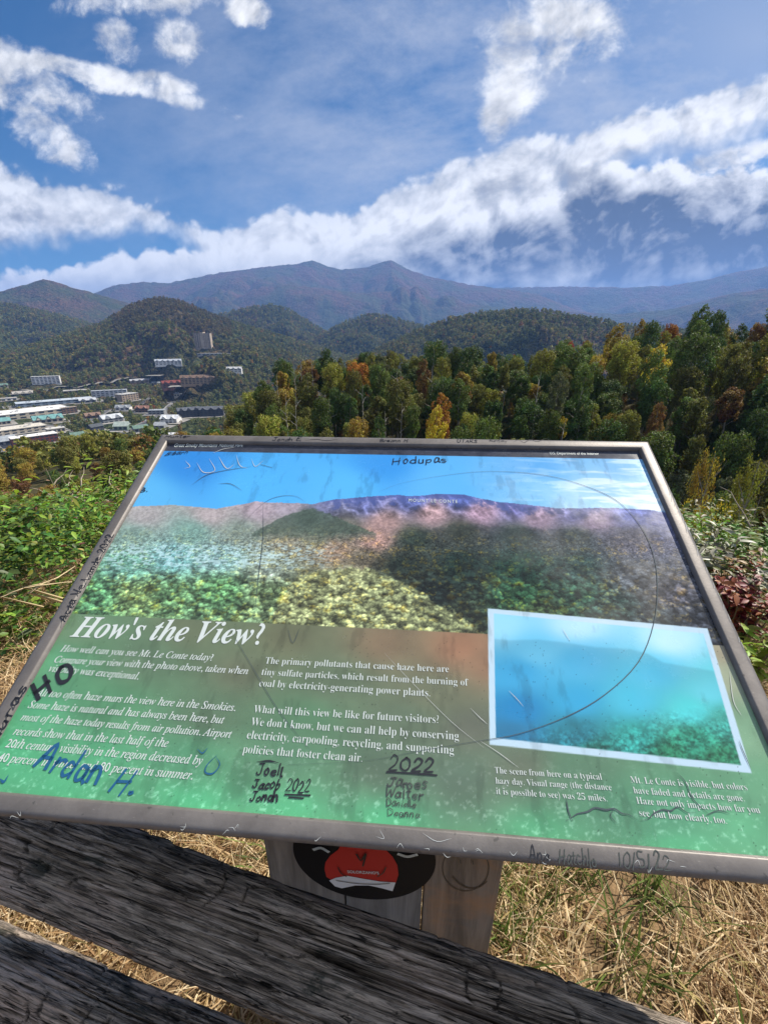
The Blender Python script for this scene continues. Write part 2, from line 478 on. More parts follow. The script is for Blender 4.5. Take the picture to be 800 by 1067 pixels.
def build_haze():
    bm = MB().box(-15500, 15500, -15500, 15500, BASE - 3 - 20, 1400)
    m = bpy.data.materials.new('haze'); m.use_nodes = True; nt = m.node_tree; nt.nodes.clear()
    out = nt.nodes.new('ShaderNodeOutputMaterial'); v = nt.nodes.new('ShaderNodeVolumePrincipled')
    v.inputs['Color'].default_value = (0.24, 0.46, 1.0, 1); v.inputs['Density'].default_value = 6.6e-5
    v.inputs['Anisotropy'].default_value = 0.1
    nt.links.new(v.outputs[0], out.inputs['Volume'])
    m.cycles.homogeneous_volume = True
    tag(bm.build('haze', m), kind='stuff')


build_haze()


# ------------------------------------------------------------------ trees
def quads(centers, normals, sizes, rg, aspect=1.0):
    """square leaves at centers"""
    n = len(centers)
    t = rg.normal(size=(n, 3)); nn = normals / np.linalg.norm(normals, axis=1, keepdims=True)
    t -= (t * nn).sum(1, keepdims=True) * nn; t /= np.linalg.norm(t, axis=1, keepdims=True)
    b = np.cross(nn, t)
    s = sizes[:, None]
    V = np.stack([centers - t * s, centers - b * s * aspect + nn * s * 0.25, centers + t * s, centers + b * s * aspect + nn * s * 0.25], 1).reshape(-1, 3)
    return V, np.arange(4 * n).reshape(-1, 4)


def crown_mesh(name, H, low, rad, nleaf, leaf, seed, lobes=16, open_=0.0, top=1.0):
    rg = np.random.default_rng(seed)
    cs, rs = [], []
    for k in range(lobes):
        t = (k + 0.5) / lobes
        z = low + (H * 0.93 - low) * t
        prof = math.sin(PI * min(1, (t * 0.70 + 0.13))) ** 0.55
        a = k * 2.399 + rg.uniform(-.5, .5); d = rad * prof * rg.uniform(0.35, 0.75)
        if k >= lobes - 1: d *= 0.45
        d *= 1.12; cs.append((d * math.cos(a), d * math.sin(a), z)); rs.append(rad * rg.uniform(0.20, 0.50) * (0.65 + 0.35 * prof))
    cs, rs = np.array(cs), np.array(rs)
    w = rs ** 2; k = rg.choice(len(cs), nleaf, p=w / w.sum())
    d = rg.normal(size=(nleaf, 3)); d /= np.linalg.norm(d, axis=1, keepdims=True)
    q = rs[k] * (0.45 + 0.75 * rg.random(nleaf) ** 0.7)
    c = cs[k] + d * q[:, None] * np.array([1, 1, 0.8])
    lump = vn(c[:, 0] * 1.5 + c[:, 2] * .8, c[:, 1] * 1.5 - c[:, 2] * .9, seed)
    keep = lump > 0.36 + open_
    c, d, k = c[keep], d[keep], k[keep]
    nrm = d * 0.7 + rg.normal(size=c.shape) * 0.8 + np.array([0, 0, 0.5])
    V, F = quads(c, nrm, leaf * (0.6 + 0.8 * rg.random(len(c))), rg)
    lob = rg.random(len(cs))
    rnd = np.clip(0.42 * lob[k] + 0.58 * rg.random(len(c)), 0, 1)
    return npmesh(name, V, F, fattr=rnd)


def tube(P, R, seg=7):
    """tapered tube through points"""
    P = np.asarray(P, float); n = len(P)
    V = []
    for i in range(n):
        d = P[min(i + 1, n - 1)] - P[max(i - 1, 0)]; d /= np.linalg.norm(d) + 1e-9
        u = np.cross(d, [0.3, 1, 0.1]); u /= np.linalg.norm(u); w = np.cross(d, u)
        a = np.linspace(0, 2 * PI, seg, endpoint=False)
        V.append(P[i] + R[i] * (np.cos(a)[:, None] * u + np.sin(a)[:, None] * w))
    V = np.concatenate(V); F = []
    for i in range(n - 1):
        for k in range(seg):
            F.append((i * seg + k, i * seg + (k + 1) % seg, (i + 1) * seg + (k + 1) % seg, (i + 1) * seg + k))
    return V, np.array(F)


def joinvf(L):
    V, F, o = [], [], 0
    for v, f in L: V.append(v); F.append(f + o); o += len(v)
    return np.concatenate(V), np.concatenate(F)


def trunk_mesh(name, H, low, rad, seed, r0=0.24, nl=9):
    rg = np.random.default_rng(seed + 100)
    z = np.linspace(-1.5, H * 0.95, 9); bend = rg.normal(size=(9, 2)).cumsum(0) * 0.12
    P = np.column_stack([bend - bend[0], z]); L = [tube(P, r0 * (1 - 0.9 * (np.clip(z, 0, H) / H)) * np.where(z < 0.5, 1.3, 1))]
    for k in range(nl):
        zz = low * 0.85 + (H * 0.85 - low * 0.85) * (k + rg.random()) / nl; a = k * 2.4 + rg.random()
        c = np.array([np.interp(zz, z, P[:, 0]), np.interp(zz, z, P[:, 1]), zz])
        ln = rad * rg.uniform(0.6, 1.05); rise = rg.uniform(0.5, 1.0) * ln
        t = np.linspace(0, 1, 5)[:, None]
        Q = c + np.hstack([np.cos(a) * ln * t, np.sin(a) * ln * t, rise * t ** 0.8]) + rg.normal(size=(5, 3)) * 0.06 * t * 2
        L.append(tube(Q, 0.09 * (1 - zz / H * 0.5) * (1 - 0.8 * t[:, 0]), 5))
    V, F = joinvf(L)
    return npmesh(name, V, F, smooth=True)


KINDS = []  # (crown mesh, trunk mesh, H)
M_bark_l = mat('pale_bark', (0.33, 0.30, 0.25), 0.9, 0.1, var=0.5, scale=1.5, stretch=(3, 3, 0.6))
for i, (H, low, rad, n, leaf, lb) in enumerate([(21, 11.5, 3.3, 8500, 0.165, 15), (19, 9, 3.5, 9000, 0.165, 16), (23, 12.5, 3.0, 7600, 0.16, 14), (18, 8, 2.8, 7600, 0.16, 14),
                                            (22, 11, 4.0, 10500, 0.17, 19), (16, 4.0, 2.9, 15000, 0.085, 22), (20, 13, 2.4, 5200, 0.15, 10), (13, 2.2, 2.6, 17000, 0.075, 26), (13, 10.3, 2.1, 9000, 0.050, 14)]):
    c = crown_mesh('crown', H, low, rad, n, leaf * .92, 40 + i, lobes=int(lb * 1.9), open_=0.05 * (i % 3)); c.materials.append(M_leaf)
    t = trunk_mesh('trunk', H, low, rad, 40 + i); t.materials.append(M_bark if i % 2 else M_bark_l)
    KINDS.append((c, t, H))

PAL = {  # leaf albedo
    'dark green': (0.066, 0.105, 0.030), 'green': (0.105, 0.145, 0.036), 'olive': (0.160, 0.155, 0.040), 'yellow-green': (0.235, 0.225, 0.042),
    'ochre': (0.285, 0.195, 0.042), 'rust brown': (0.20, 0.105, 0.042), 'red': (0.36, 0.055, 0.035), 'orange': (0.40, 0.17, 0.035), 'yellow': (0.50, 0.36, 0.045),
    'grey-green': (0.13, 0.145, 0.075)}


def proj(x, y, z):
    z = z - CAMZ; dpt = y * CP - z * SP; up = y * SP + z * CP
    return 400 + 450 * x / dpt, 533.5 - 450 * up / dpt


spots = []
# hillside across the ravine: rows of trees
rg = np.random.default_rng(12)
rr_ = 61.0
while rr_ < 168:
    sp = 5.0 + rr_ * 0.010
    a = -19.0 + rg.uniform(0, 2)
    while a < 44:
        az = math.radians(a); r = rr_ + rg.uniform(-2.4, 2.4)
        if not (a < -12 and r < 80): spots.append((r * math.sin(az), r * math.cos(az), 'hill'))
        a += math.degrees(sp / rr_) * rg.uniform(0.8, 1.25)
    rr_ += sp * 0.98
n_hill = len(spots)
rr_ = 62.0
while rr_ < 250:
    sp = 7.2 + rr_ * 0.012; a = -46 + rg.uniform(0, 3)
    while a < (-19.5 if rr_ > 80 else -12):
        az = math.radians(a); r = rr_ + rg.uniform(-2.5, 2.5); spots.append((r * math.sin(az), r * math.cos(az), 'left'))
        a += math.degrees(sp / rr_) * rg.uniform(0.8, 1.25)
    rr_ += sp
rr_ = 20.0
while rr_ < 62:
    sp = 4.4 + rr_ * 0.02; a = -46 + rg.uniform(0, 3)
    while a < -16:
        az = math.radians(a); r = rr_ + rg.uniform(-1.5, 1.5); spots.append((r * math.sin(az), r * math.cos(az), 'shrub'))
        a += math.degrees(sp / rr_) * rg.uniform(0.85, 1.4)
    rr_ += sp * 1.1
rr_ = 30.0
while rr_ < 62:
    sp = 6.5; a = 27 + rg.uniform(0, 3)
    while a < 46:
        az = math.radians(a); r = rr_ + rg.uniform(-1.5, 1.5); spots.append((r * math.sin(az), r * math.cos(az), 'ravine'))
        a += math.degrees(sp / rr_) * rg.uniform(0.85, 1.3)
    rr_ += sp
# nearer trees on the right
extra = [(742, 503, 44, 'yellow'), (747, 456, 62, 'ochre'), (794, 462, 58, 'yellow-green'), (700, 500, 50, 'dark green'), (640, 470, 56, 'dark green'), (792, 520, 40, 'dark green')]
specials = [(541, 350, 'red'), (597, 345, 'red'), (457, 405, 'orange'), (620, 338, 'rust brown'), (659, 328, 'yellow'), (440, 357, 'rust brown'), (425, 388, 'rust brown'),
            (494, 372, 'yellow-green'), (556, 352, 'yellow-green'), (590, 430, 'yellow'), (455, 425, 'yellow'), (672, 333, 'ochre'), (703, 338, 'orange'), (690, 350, 'yellow'),
            (775, 400, 'rust brown'), (370, 372, 'orange'), (685, 425, 'rust brown'), (510, 345, 'ochre'), (645, 340, 'ochre'), (632, 360, 'yellow'),
            (100, 482, 'rust brown'), (110, 465, 'ochre'), (195, 455, 'ochre'), (60, 470, 'olive')]
trees = []
for x, y, zone in spots:
    z = ter1(x, y); k = (0, 1, 2, 3, 4, 6)[int(rg.integers(0, 6))]; s = rg.uniform(0.74, 1.12)
    if zone == 'left': q_ = smooth01(-28, -19, math.degrees(math.atan2(x, y))); s *= rg.uniform(0.42, 0.66) * (1 - q_) + rg.uniform(.75, 1.0) * q_
    if zone == 'shrub': k = (5, 7)[int(rg.integers(0, 2))]; s *= rg.uniform(0.26, 0.42)
    if zone == 'ravine': k = (5, 7)[int(rg.integers(0, 2))]; s *= 0.9
    H = KINDS[k][2] * s; pu, pv = proj(x, y, z + H)
    if zone == 'hill':
        warm = vn(np.array(pu / 60), np.array(pv / 40), 4) * 0.6 + 0.4 * rg.random()
        names = ['dark green', 'green', 'grey-green', 'olive', 'yellow-green', 'ochre', 'rust brown']
        pr = np.array([.30, .26, .07, .24, .09, .03, .01])
        if pu > 560 and pv < 370: pr = np.array([.16, .22, .05, .27, .17, .11, .02])
        if pu < 330: pr = np.array([.08, .16, .04, .28, .16, .22, .06])
    elif zone == 'ravine':
        names = ['dark green', 'green', 'grey-green', 'olive', 'rust brown']; pr = np.array([.45, .25, .12, .12, .06])
    else:
        names = ['dark green', 'green', 'olive', 'yellow-green', 'ochre', 'rust brown']
        pr = np.array([.10, .14, .30, .14, .20, .12])
    trees.append([x, y, z, k, s, names[rg.choice(len(names), p=pr / pr.sum())], zone, pu, pv])
for u, v, r, cn in extra:
    az, el = px_az_el(u, v); x, y = r * math.sin(az), r * math.cos(az); z = ter1(x, y)
    H = CAMZ + el * r - z; k = 8 if cn != 'dark green' else 7; s = H / KINDS[k][2]
    trees.append([x, y, z, k, s, cn, 'near', u, v])
for u, v, cn in specials:
    best = min((t for t in trees if t[6] != 'near' and t[1] > 60), key=lambda t: (t[7] - u) ** 2 + (t[8] - v) ** 2); best[5] = cn; best[6] = best[6] + '!'
# the ones that show largest become things, the others join the forest behind
def shows(t):
    if t[6] == 'near' or t[6].endswith('!'): return 1e6
    if not (-15 < t[7] < 815): return -1
    return t[4] * 20 / math.hypot(t[0], t[1]) * (1.6 if t[6] == 'hill' else 1.0) + (0.25 if t[6] == 'hill' and t[8] < 372 else 0)
trees.sort(key=shows, reverse=True)
things = [t for t in trees[:285] if shows(t) > 0]; rest = [t for t in trees if t not in things]


def where(u):
    return ('above the left third of the sign', 'above the middle of the sign', 'above the right end of the sign', 'right of the sign')[0 if u < 390 else 1 if u < 560 else 2 if u < 690 else 3]


tree_label_n = {}
for x, y, z, k, s, cn, zone, pu, pv in things:
    e = empty('broadleaf_tree', (x, y, z), rg.uniform(0, 2 * PI)); e.scale = (s * (0.55 if cn == 'red' else ((0.42 if cn == 'yellow' else 0.30) if zone == 'near' else rg.uniform(.62, .98))),) * 2 + (s,)
    zone0 = zone.strip('!')
    if zone0 == 'shrub':
        lab = '%s leaved small tree just below the left bramble bank' % cn; grp = '%s small trees below the bank' % cn
    elif zone0 == 'ravine':
        lab = '%s leaved tree in the shaded ravine at the right picture edge' % cn; grp = '%s trees in the ravine' % cn
    elif zone0 == 'left':
        lab = '%s leaved tree between the left bramble bank and the town' % cn; grp = '%s trees on the left slope' % cn
    elif zone0 == 'near':
        lab = {'yellow': 'small golden yellow tree just beyond the right edge of the sign', 'ochre': 'brownish orange tree above the golden one right of the sign',
               'yellow-green': 'yellowish tree at the right picture edge above the bushes'}.get(cn, 'shaded dark green tree beside the golden tree'); grp = 'trees low in the ravine'
    else:
        row = 'at the forest top' if pv < 372 else 'in the hillside forest'
        lab = '%s tree %s %s' % (cn, row, where(pu)); grp = '%s forest trees %s %s' % (cn, row, where(pu))
    tag(e, lab, 'tree', grp)
    co = link('crown', KINDS[k][0], None, e); c = np.array(PAL[cn]) * rg.uniform(0.68, 1.12); co['tcol'] = [float(q) for q in c]
    link('trunk', KINDS[k][1], None, e)


# the remaining woods: instances, one object
def lowcrown(name, n, leaf, seed):
    return crown_mesh(name, 14, 3.5, 4.6, n, leaf, seed, lobes=12)


LOW = [lowcrown('crown', 420, 0.62, 70), lowcrown('crown', 420, 0.62, 71), lowcrown('crown', 380, 0.66, 72)]
TINY = [lowcrown('crown', 90, 1.25, 80), lowcrown('crown', 80, 1.3, 81)]
for m_ in LOW + TINY: m_.materials.append(M_leaf)

# town layout, measured on the photograph: u, v of the foot's middle, width px, height m, depth m, yaw, wall, roof, roof kind, storeys, columns, label
W_, BE, GY, BR, RD, DK, TL, BLU = (0.74, 0.72, 0.69), (0.46, 0.41, 0.33), (0.25, 0.26, 0.27), (0.16, 0.10, 0.07), (0.20, 0.055, 0.045), (0.07, 0.07, 0.08), (0.16, 0.33, 0.32), (0.22, 0.28, 0.34)
TOWN = [
    (30, 436, 84, 11, 62, 14, BE, W_, 'flat', 2, 10, 'very long low building with a wide white flat roof'),
    (52, 441, 26, 8, 22, 8, BE, TL, 'gable', 1, 5, 'hall with a pale teal ridged roof before the long white roof'),
    (60, 422, 68, 9, 36, 6, BLU, (0.45, 0.5, 0.55), 'flat', 2, 10, 'long blue-grey building with a pale roof behind the white roofed hall'),
    (49, 401, 25, 20, 16, -12, W_, (0.5, 0.5, 0.48), 'flat', 5, 7, 'white hotel block standing alone at the foot of the wooded hill'),
    (115, 414, 33, 17, 18, -6, (0.5, 0.52, 0.54), (0.36, 0.38, 0.4), 'flat', 4, 8, 'pale grey hotel with rows of dark windows in the town centre'),
    (137, 418, 19, 17, 26, 35, (0.36, 0.28, 0.21), (0.45, 0.44, 0.42), 'flat', 4, 6, 'tan hotel wing at the right end of the grey hotel'),
    (74, 431, 14, 12, 12, 20, BR, (0.3, 0.25, 0.2), 'flat', 3, 4, 'small brown block at the right end of the long white roof'),
    (183, 405, 24, 13, 16, 14, (0.22, 0.11, 0.09), RD, 'gable', 3, 7, 'red roofed hotel with a row of gables below the wooded hill'),
    (207, 403, 34, 15, 18, -4, (0.34, 0.24, 0.16), (0.18, 0.12, 0.09), 'gable', 4, 9, 'tan and brown gabled hotel beside the red roofed one'),
    (198, 435, 22, 14, 15, 10, DK, (0.11, 0.12, 0.14), 'gable', 4, 6, 'left half of the dark slate gabled lodge above the sign corner'),
    (221, 434, 24, 14, 15, -8, DK, (0.12, 0.13, 0.15), 'gable', 4, 6, 'right half of the dark slate gabled lodge above the sign corner'),
    (176, 381, 26, 12, 16, -5, W_, (0.42, 0.45, 0.5), 'gable', 3, 7, 'white gabled hotel among trees below and left of the tower'),
    (212, 363, 17, 47, 22, -18, (0.40, 0.33, 0.26), (0.3, 0.27, 0.24), 'tower', 14, 8, 'tall tan hotel tower on the wooded hillside above the town'),
    (223, 370, 34, 5, 22, -10, (0.36, 0.36, 0.35), (0.3, 0.3, 0.3), 'flat', 1, 8, 'low grey terrace building at the foot of the tan tower'),
    (244, 389, 16, 9, 14, -10, W_, (0.5, 0.5, 0.5), 'gable', 2, 4, 'small white lodge on the slope right of and below the tower'),
    (39, 463, 40, 12, 20, 9, (0.17, 0.055, 0.045), W_, 'flat', 3, 10, 'dark red brick shop block with a white roof at the near edge of town'),
    (20, 452, 52, 8, 34, 12, BE, (0.58, 0.54, 0.46), 'flat', 2, 8, 'cream roofed store building behind the red brick block'),
    (9, 464, 17, 7, 22, 10, GY, (0.3, 0.33, 0.36), 'gable', 1, 3, 'grey metal roofed shed left of the red brick block'),
    (5, 443, 12, 7, 16, 5, BE, TL, 'gable', 1, 3, 'small teal roofed shop at the left picture edge'),
    (119, 440, 20, 8, 22, 20, GY, (0.50, 0.52, 0.54), 'gable', 2, 4, 'shop with a pale grey pitched roof in the middle of the town'),
    (103, 450, 13, 9, 12, 30, DK, (0.08, 0.09, 0.1), 'gable', 2, 3, 'dark steep roofed chapel like shop near the autumn trees'),
    (126, 449, 14, 8, 20, -25, (0.18, 0.25, 0.2), (0.36, 0.42, 0.38), 'gable', 1, 3, 'shop with a sage green metal roof by the main street'),
    (148, 430, 14, 9, 14, -30, BR, (0.28, 0.15, 0.11), 'gable', 2, 4, 'brown roofed shop right of the tan hotel wing'),
    (163, 432, 16, 8, 16, -20, GY, (0.3, 0.33, 0.36), 'flat', 2, 4, 'grey flat shop between the brown shop and the slate lodge'),
    (176, 441, 18, 8, 20, -28, W_, (0.62, 0.64, 0.66), 'gable', 2, 4, 'white pitched roof shop beside the street near the slate lodge'),
    (166, 447, 11, 6, 14, -28, GY, (0.38, 0.4, 0.42), 'gable', 1, 2, 'small grey roofed shop at the street end near the sign corner'),
    (78, 409, 20, 6, 16, 5, BE, (0.52, 0.5, 0.46), 'flat', 1, 5, 'low cream shop left of the grey hotel'),
    (92, 420, 15, 7, 14, 0, GY, (0.5, 0.52, 0.55), 'gable', 1, 3, 'small shop with a white gable roof left of the brown hotel front'),
    (146, 399, 18, 6, 14, 5, (0.32, 0.26, 0.2), (0.4, 0.4, 0.42), 'gable', 2, 4, 'motel with a grey roof at the edge of the woods'),
    (25, 412, 18, 6, 14, 5, BE, (0.4, 0.37, 0.33), 'gable', 1, 4, 'low tan shop above the long blue-grey building'),
    (10, 418, 14, 7, 14, 5, W_, (0.5, 0.46, 0.42), 'flat', 1, 3, 'cream shop at the left edge behind the long white roof'),
    (98, 436, 14, 6, 14, 12, BR, (0.24, 0.16, 0.12), 'gable', 1, 3, 'brown roofed cottage shop left of the grey pitched roof'),
    (60, 451, 16, 7, 14, 12, BE, (0.6, 0.58, 0.54), 'flat', 1, 4, 'small cream annex right of the cream roofed store'),
]


def ray_ground(u, v):
    x, y, z = pxdir(u, v); hor = math.hypot(x, y); az = math.atan2(x, y); el = z / hor
    r = np.exp(np.linspace(math.log(450), math.log(9000), 900)); A = np.full_like(r, az)
    g = terrain(A, r); ray = CAMZ + el * r
    hit = np.nonzero(ray <= g)[0]
    i = hit[0] if len(hit) else -1
    return r[i] * math.sin(az), r[i] * math.cos(az), g[i]


rh = random.Random(21)
for q_ in range(26):
    hu, hv = rh.uniform(2, 200), rh.uniform(400, 458)
    if any(abs(hu - t_[0]) < t_[2] * .5 + 6 and abs(hv - t_[1]) < 9 for t_ in TOWN): continue
    nm_, rc_ = rh.choice([('white', (.6, .6, .6)), ('grey', (.3, .32, .34)), ('brown', (.2, .13, .09)), ('tan', (.4, .34, .26)), ('green', (.14, .22, .18))])
    TOWN.append((hu, hv, rh.uniform(7, 11) * (1 + (hv - 400) / 80), rh.uniform(5, 8), rh.uniform(9, 15), rh.uniform(-40, 40), rh.choice([BE, W_, GY, BR]), rc_, rh.choice(['gable', 'gable', 'flat']), rh.choice([1, 2]), 3,
                 'small %s roofed house among the trees of the distant town' % nm_))
FOOT = []
TP = []
for b in TOWN:
    x, y, z = ray_ground(b[0], b[1]); d = y * CP - (z - CAMZ) * SP; wm = b[2] * d / 450 * 0.97
    TP.append((x, y, z, wm)); FOOT.append((x, y, max(wm, b[4]) * 0.5 + 5))
ROADS = [[(100, 466), (128, 452), (150, 441), (168, 431), (182, 419), (194, 411)], [(0, 470), (60, 467), (112, 458), (128, 452)],
         [(0, 444), (60, 444), (92, 440), (112, 428), (150, 419), (182, 419)], [(0, 408), (50, 408), (90, 404), (130, 397), (160, 395)]]
RPTS = []
for rd in ROADS:
    P = [ray_ground(*p) for p in rd]; L = []
    for a, b_ in zip(P[:-1], P[1:]):
        n = max(2, int(math.hypot(b_[0] - a[0], b_[1] - a[1]) / 12))
        for k in range(n): t = k / n; L.append((a[0] + (b_[0] - a[0]) * t, a[1] + (b_[1] - a[1]) * t))
    L.append(P[-1][:2]); RPTS.append(np.array(L))
    for q in L: FOOT.append((q[0], q[1], 9))
FOOT = np.array(FOOT)


def forest():
    rg = np.random.default_rng(5)
    # candidate points: polar, constant ground density per ring
    pts = []
    for r0, r1, area in ((150, 330, 46), (330, 700, 55), (700, 1300, 62), (1300, 2600, 105), (2600, 4300, 210)):
        a0, a1 = math.radians(-47), math.radians(47)
        n = int(0.5 * (r1 ** 2 - r0 ** 2) * (a1 - a0) / area)
        r = np.sqrt(rg.uniform(r0 ** 2, r1 ** 2, n)); a = rg.uniform(a0, a1, n)
        pts.append(np.column_stack([r * np.sin(a), r * np.cos(a), np.full(n, math.sqrt(area / 62.0))]))
    P = np.concatenate(pts); x, y, sz = P.T; r = np.hypot(x, y); az = np.arctan2(x, y)
    deg = np.degrees(az)
    z = terN(x, y)
    keep = ~((deg > -19.5) & (r < 172)) & ~((deg <= -19.5) & (r < 250))
    # hidden low ground behind the near ridge on the right
    keep &= ~((deg > -12) & (z < -75) & (r < 1500))
    u, v = proj(x, y, z + 10)
    keep &= (u > -25) & (u < 825) & (v > 296) & (v < 540)
    town = (z < -146) & (r > 600) & (r < 1700) & (deg < -8)
    keep &= ~(town & (rg.random(len(x)) > np.where(vn(x / 60, y / 60, 6) > 0.55, 0.7, 0.12)))
    x, y, z, sz, r = x[keep], y[keep], z[keep], sz[keep], r[keep]; deg = deg[keep]; u = u[keep]; v = v[keep]
    ok = np.ones(len(x), bool)
    near = r < 2600
    for fx, fy, fr in FOOT: ok &= ~(near & ((x - fx) ** 2 + (y - fy) ** 2 < fr ** 2))
    # keep the line of sight to each building open
    for (bx, by, bz, wm) in TP:
        br = math.hypot(bx, by); ba = math.degrees(math.atan2(bx, by)); hw = math.degrees(wm * 0.55 / br)
        ok &= ~((np.abs(deg - ba) < hw) & (r < br) & (r > br - 70) & (r > 560))
    x, y, z, sz, r, deg, v, u = (q[ok] for q in (x, y, z, sz, r, deg, v, u))
    n = len(x)
    names = list(PAL); pr = np.zeros((n, len(names)))
    base = dict(zip(names, [.31, .27, .23, .09, .04, .03, .003, .005, .004, .02]))
    for j, nm in enumerate(names): pr[:, j] = base[nm]
    warm = (fbm(x / 260, y / 260, 8, 3) > 0.53) | ((deg < -15) & (r < 700))
    pr[warm, names.index('ochre')] += .08; pr[warm, names.index('rust brown')] += .09; pr[warm, names.index('olive')] += .20; pr[warm, names.index('yellow-green')] += .08
    pr /= pr.sum(1, keepdims=True); cum = pr.cumsum(1); idx = (rg.random((n, 1)) > cum).sum(1).clip(0, len(names) - 1)
    col = np.array([PAL[k] for k in names])[idx]; col = (col * .6 + col.mean(0) * .4) * rg.uniform(0.82, 1.15, (n, 1)) * np.array([1.0, .93, 1.1])
    # top of the tower hill is redder
    hillr = (np.abs(deg + 24) < 6) & (r > 1900) & (r < 2700) & (z > -30)
    col[hillr] = col[hillr] * 0.5 + np.array([0.10, 0.052, 0.035]) * 0.5
    s = sz * rg.uniform(0.75, 1.3, n)
    pk = np.where(r < 650, rg.integers(0, 3, n), 3 + rg.integers(0, 2, n))
    s = np.where(r < 650, s * 0.9, s * 0.74)
    # the near trees that are not things of their own
    ex = np.array([[t[0], t[1], t[2], t[4] * KINDS[t[3]][2] / 14.0] for t in rest]); ec = np.array([PAL[t[5]] for t in rest])
    x = np.concatenate([x, ex[:, 0]]); y = np.concatenate([y, ex[:, 1]]); z = np.concatenate([z, ex[:, 2]]); s = np.concatenate([s, ex[:, 3]])
    exr = np.hypot(ex[:, 0], ex[:, 1]); nearx = exr < 175
    exs = np.where(nearx, np.array([t[4] for t in rest]), np.array([t[4] * KINDS[t[3]][2] / 14.0 for t in rest])); s[-len(ex):] = exs
    kmap = {0: 5, 1: 6, 2: 5, 3: 6, 4: 6, 6: 5, 5: 7, 7: 8}
    pk = np.concatenate([pk, np.where(nearx, np.array([kmap[t[3]] for t in rest]), rg.integers(0, 3, len(ex)))]); col = np.concatenate([col, ec]); n = len(x)
    ne = 420; er = np.sqrt(rg.uniform(58 ** 2, 180 ** 2, ne)); ea = np.radians(rg.uniform(44.5, 68, ne)); ex_, ey_ = er * np.sin(ea), er * np.cos(ea)
    x = np.concatenate([x, ex_]); y = np.concatenate([y, ey_]); z = np.concatenate([z, terN(ex_, ey_)]); s = np.concatenate([s, rg.uniform(.7, 1.05, ne)])
    pk = np.concatenate([pk, rg.integers(5, 7, ne)]); col = np.concatenate([col, np.array([PAL[k] for k in ('dark green', 'green', 'olive', 'ochre')])[rg.integers(0, 4, ne)] * .85])
    nu = 1500; ur = np.sqrt(rg.uniform(40 ** 2, 175 ** 2, nu)); ua = np.radians(rg.uniform(-20, 46, nu)); ux, uy = ur * np.sin(ua), ur * np.cos(ua)
    kp = ~((ua < math.radians(14)) & (ur < 60)); ux, uy = ux[kp], uy[kp]; nu = len(ux)
    x = np.concatenate([x, ux]); y = np.concatenate([y, uy]); z = np.concatenate([z, terN(ux, uy) - .6]); s = np.concatenate([s, rg.uniform(.30, .62, nu)])
    pk = np.concatenate([pk, 7 + rg.integers(0, 2, nu)]); ucn = rg.choice(len(names), nu, p=[.34, .2, .2, .06, .05, .09, 0, 0, 0, .06]); col = np.concatenate([col, np.array([PAL[k] for k in names])[ucn] * .8]); n = len(x)
    me = bpy.data.meshes.new('far_forest'); me.vertices.add(n); me.vertices.foreach_set('co', np.column_stack([x, y, z]).astype(np.float32).ravel())
    a = me.attributes.new('tcol', 'FLOAT_VECTOR', 'POINT'); a.data.foreach_set('vector', col.astype(np.float32).ravel())
    sc = np.column_stack([s * rg.uniform(.9, 1.15, n), s * rg.uniform(.9, 1.15, n), s]).astype(np.float32)
    a = me.attributes.new('scl', 'FLOAT_VECTOR', 'POINT'); a.data.foreach_set('vector', sc.ravel())
    a = me.attributes.new('rot', 'FLOAT_VECTOR', 'POINT'); a.data.foreach_set('vector', np.column_stack([np.zeros(n), np.zeros(n), rg.uniform(0, 6.28, n)]).astype(np.float32).ravel())
    a = me.attributes.new('pick', 'INT', 'POINT'); a.data.foreach_set('value', pk.astype(np.int32))
    o = link('far_forest', me); print('forest instances', n)
    # source crowns stand as real trees in the town's greens
    src = []
    sp_ = [(88, 455, 'ochre'), (150, 455, 'olive'), (95, 428, 'green'), (158, 412, 'dark green'), (66, 458, 'yellow-green')]
    tl = ['street tree with ochre leaves in front of the dark steep roofed shop', 'olive street tree at the near end of the main street', 'green street tree left of the grey pitched roof',
          'dark green tree between the tan hotel wing and the red roofed hotel', 'yellow-green tree at the right end of the red brick block']
    for m_, (pu, pv, cn), lb in zip(LOW + TINY, sp_, tl):
        gx, gy, gz = ray_ground(pu, pv); e = empty('street_tree', (gx, gy, gz)); tag(e, lb, 'tree')
        c = link('crown', m_, None, e); c['tcol'] = [float(k) for k in PAL[cn]]; src.append(c)
        V, F = tube([(0, 0, -1), (0, 0, 4), (0.2, 0, 9)], [0.3, 0.22, 0.1], 6); link('trunk', npmesh('trunk', V, F), M_bark, e)
    for kk in (0, 1, 5, 7):
        src.append(next(o_ for o_ in bpy.data.objects if o_.data == KINDS[kk][0]))
    ng = bpy.data.node_groups.new('forest', 'GeometryNodeTree')
    ng.interface.new_socket('Geometry', in_out='INPUT', socket_type='NodeSocketGeometry'); ng.interface.new_socket('Geometry', in_out='OUTPUT', socket_type='NodeSocketGeometry')
    N, Lk = ng.nodes, ng.links
    gi, go = N.new('NodeGroupInput'), N.new('NodeGroupOutput')
    iop = N.new('GeometryNodeInstanceOnPoints'); jn = N.new('GeometryNodeJoinGeometry')
    for c in reversed(src):
        oi = N.new('GeometryNodeObjectInfo'); oi.inputs['Object'].default_value = c; oi.transform_space = 'ORIGINAL'
        sm = N.new('GeometryNodeSetMaterial'); sm.inputs['Material'].default_value = M_leaf_i
        gt = N.new('GeometryNodeGeometryToInstance')
        Lk.new(oi.outputs['Geometry'], sm.inputs['Geometry']); Lk.new(sm.outputs[0], gt.inputs[0]); Lk.new(gt.outputs[0], jn.inputs[0])

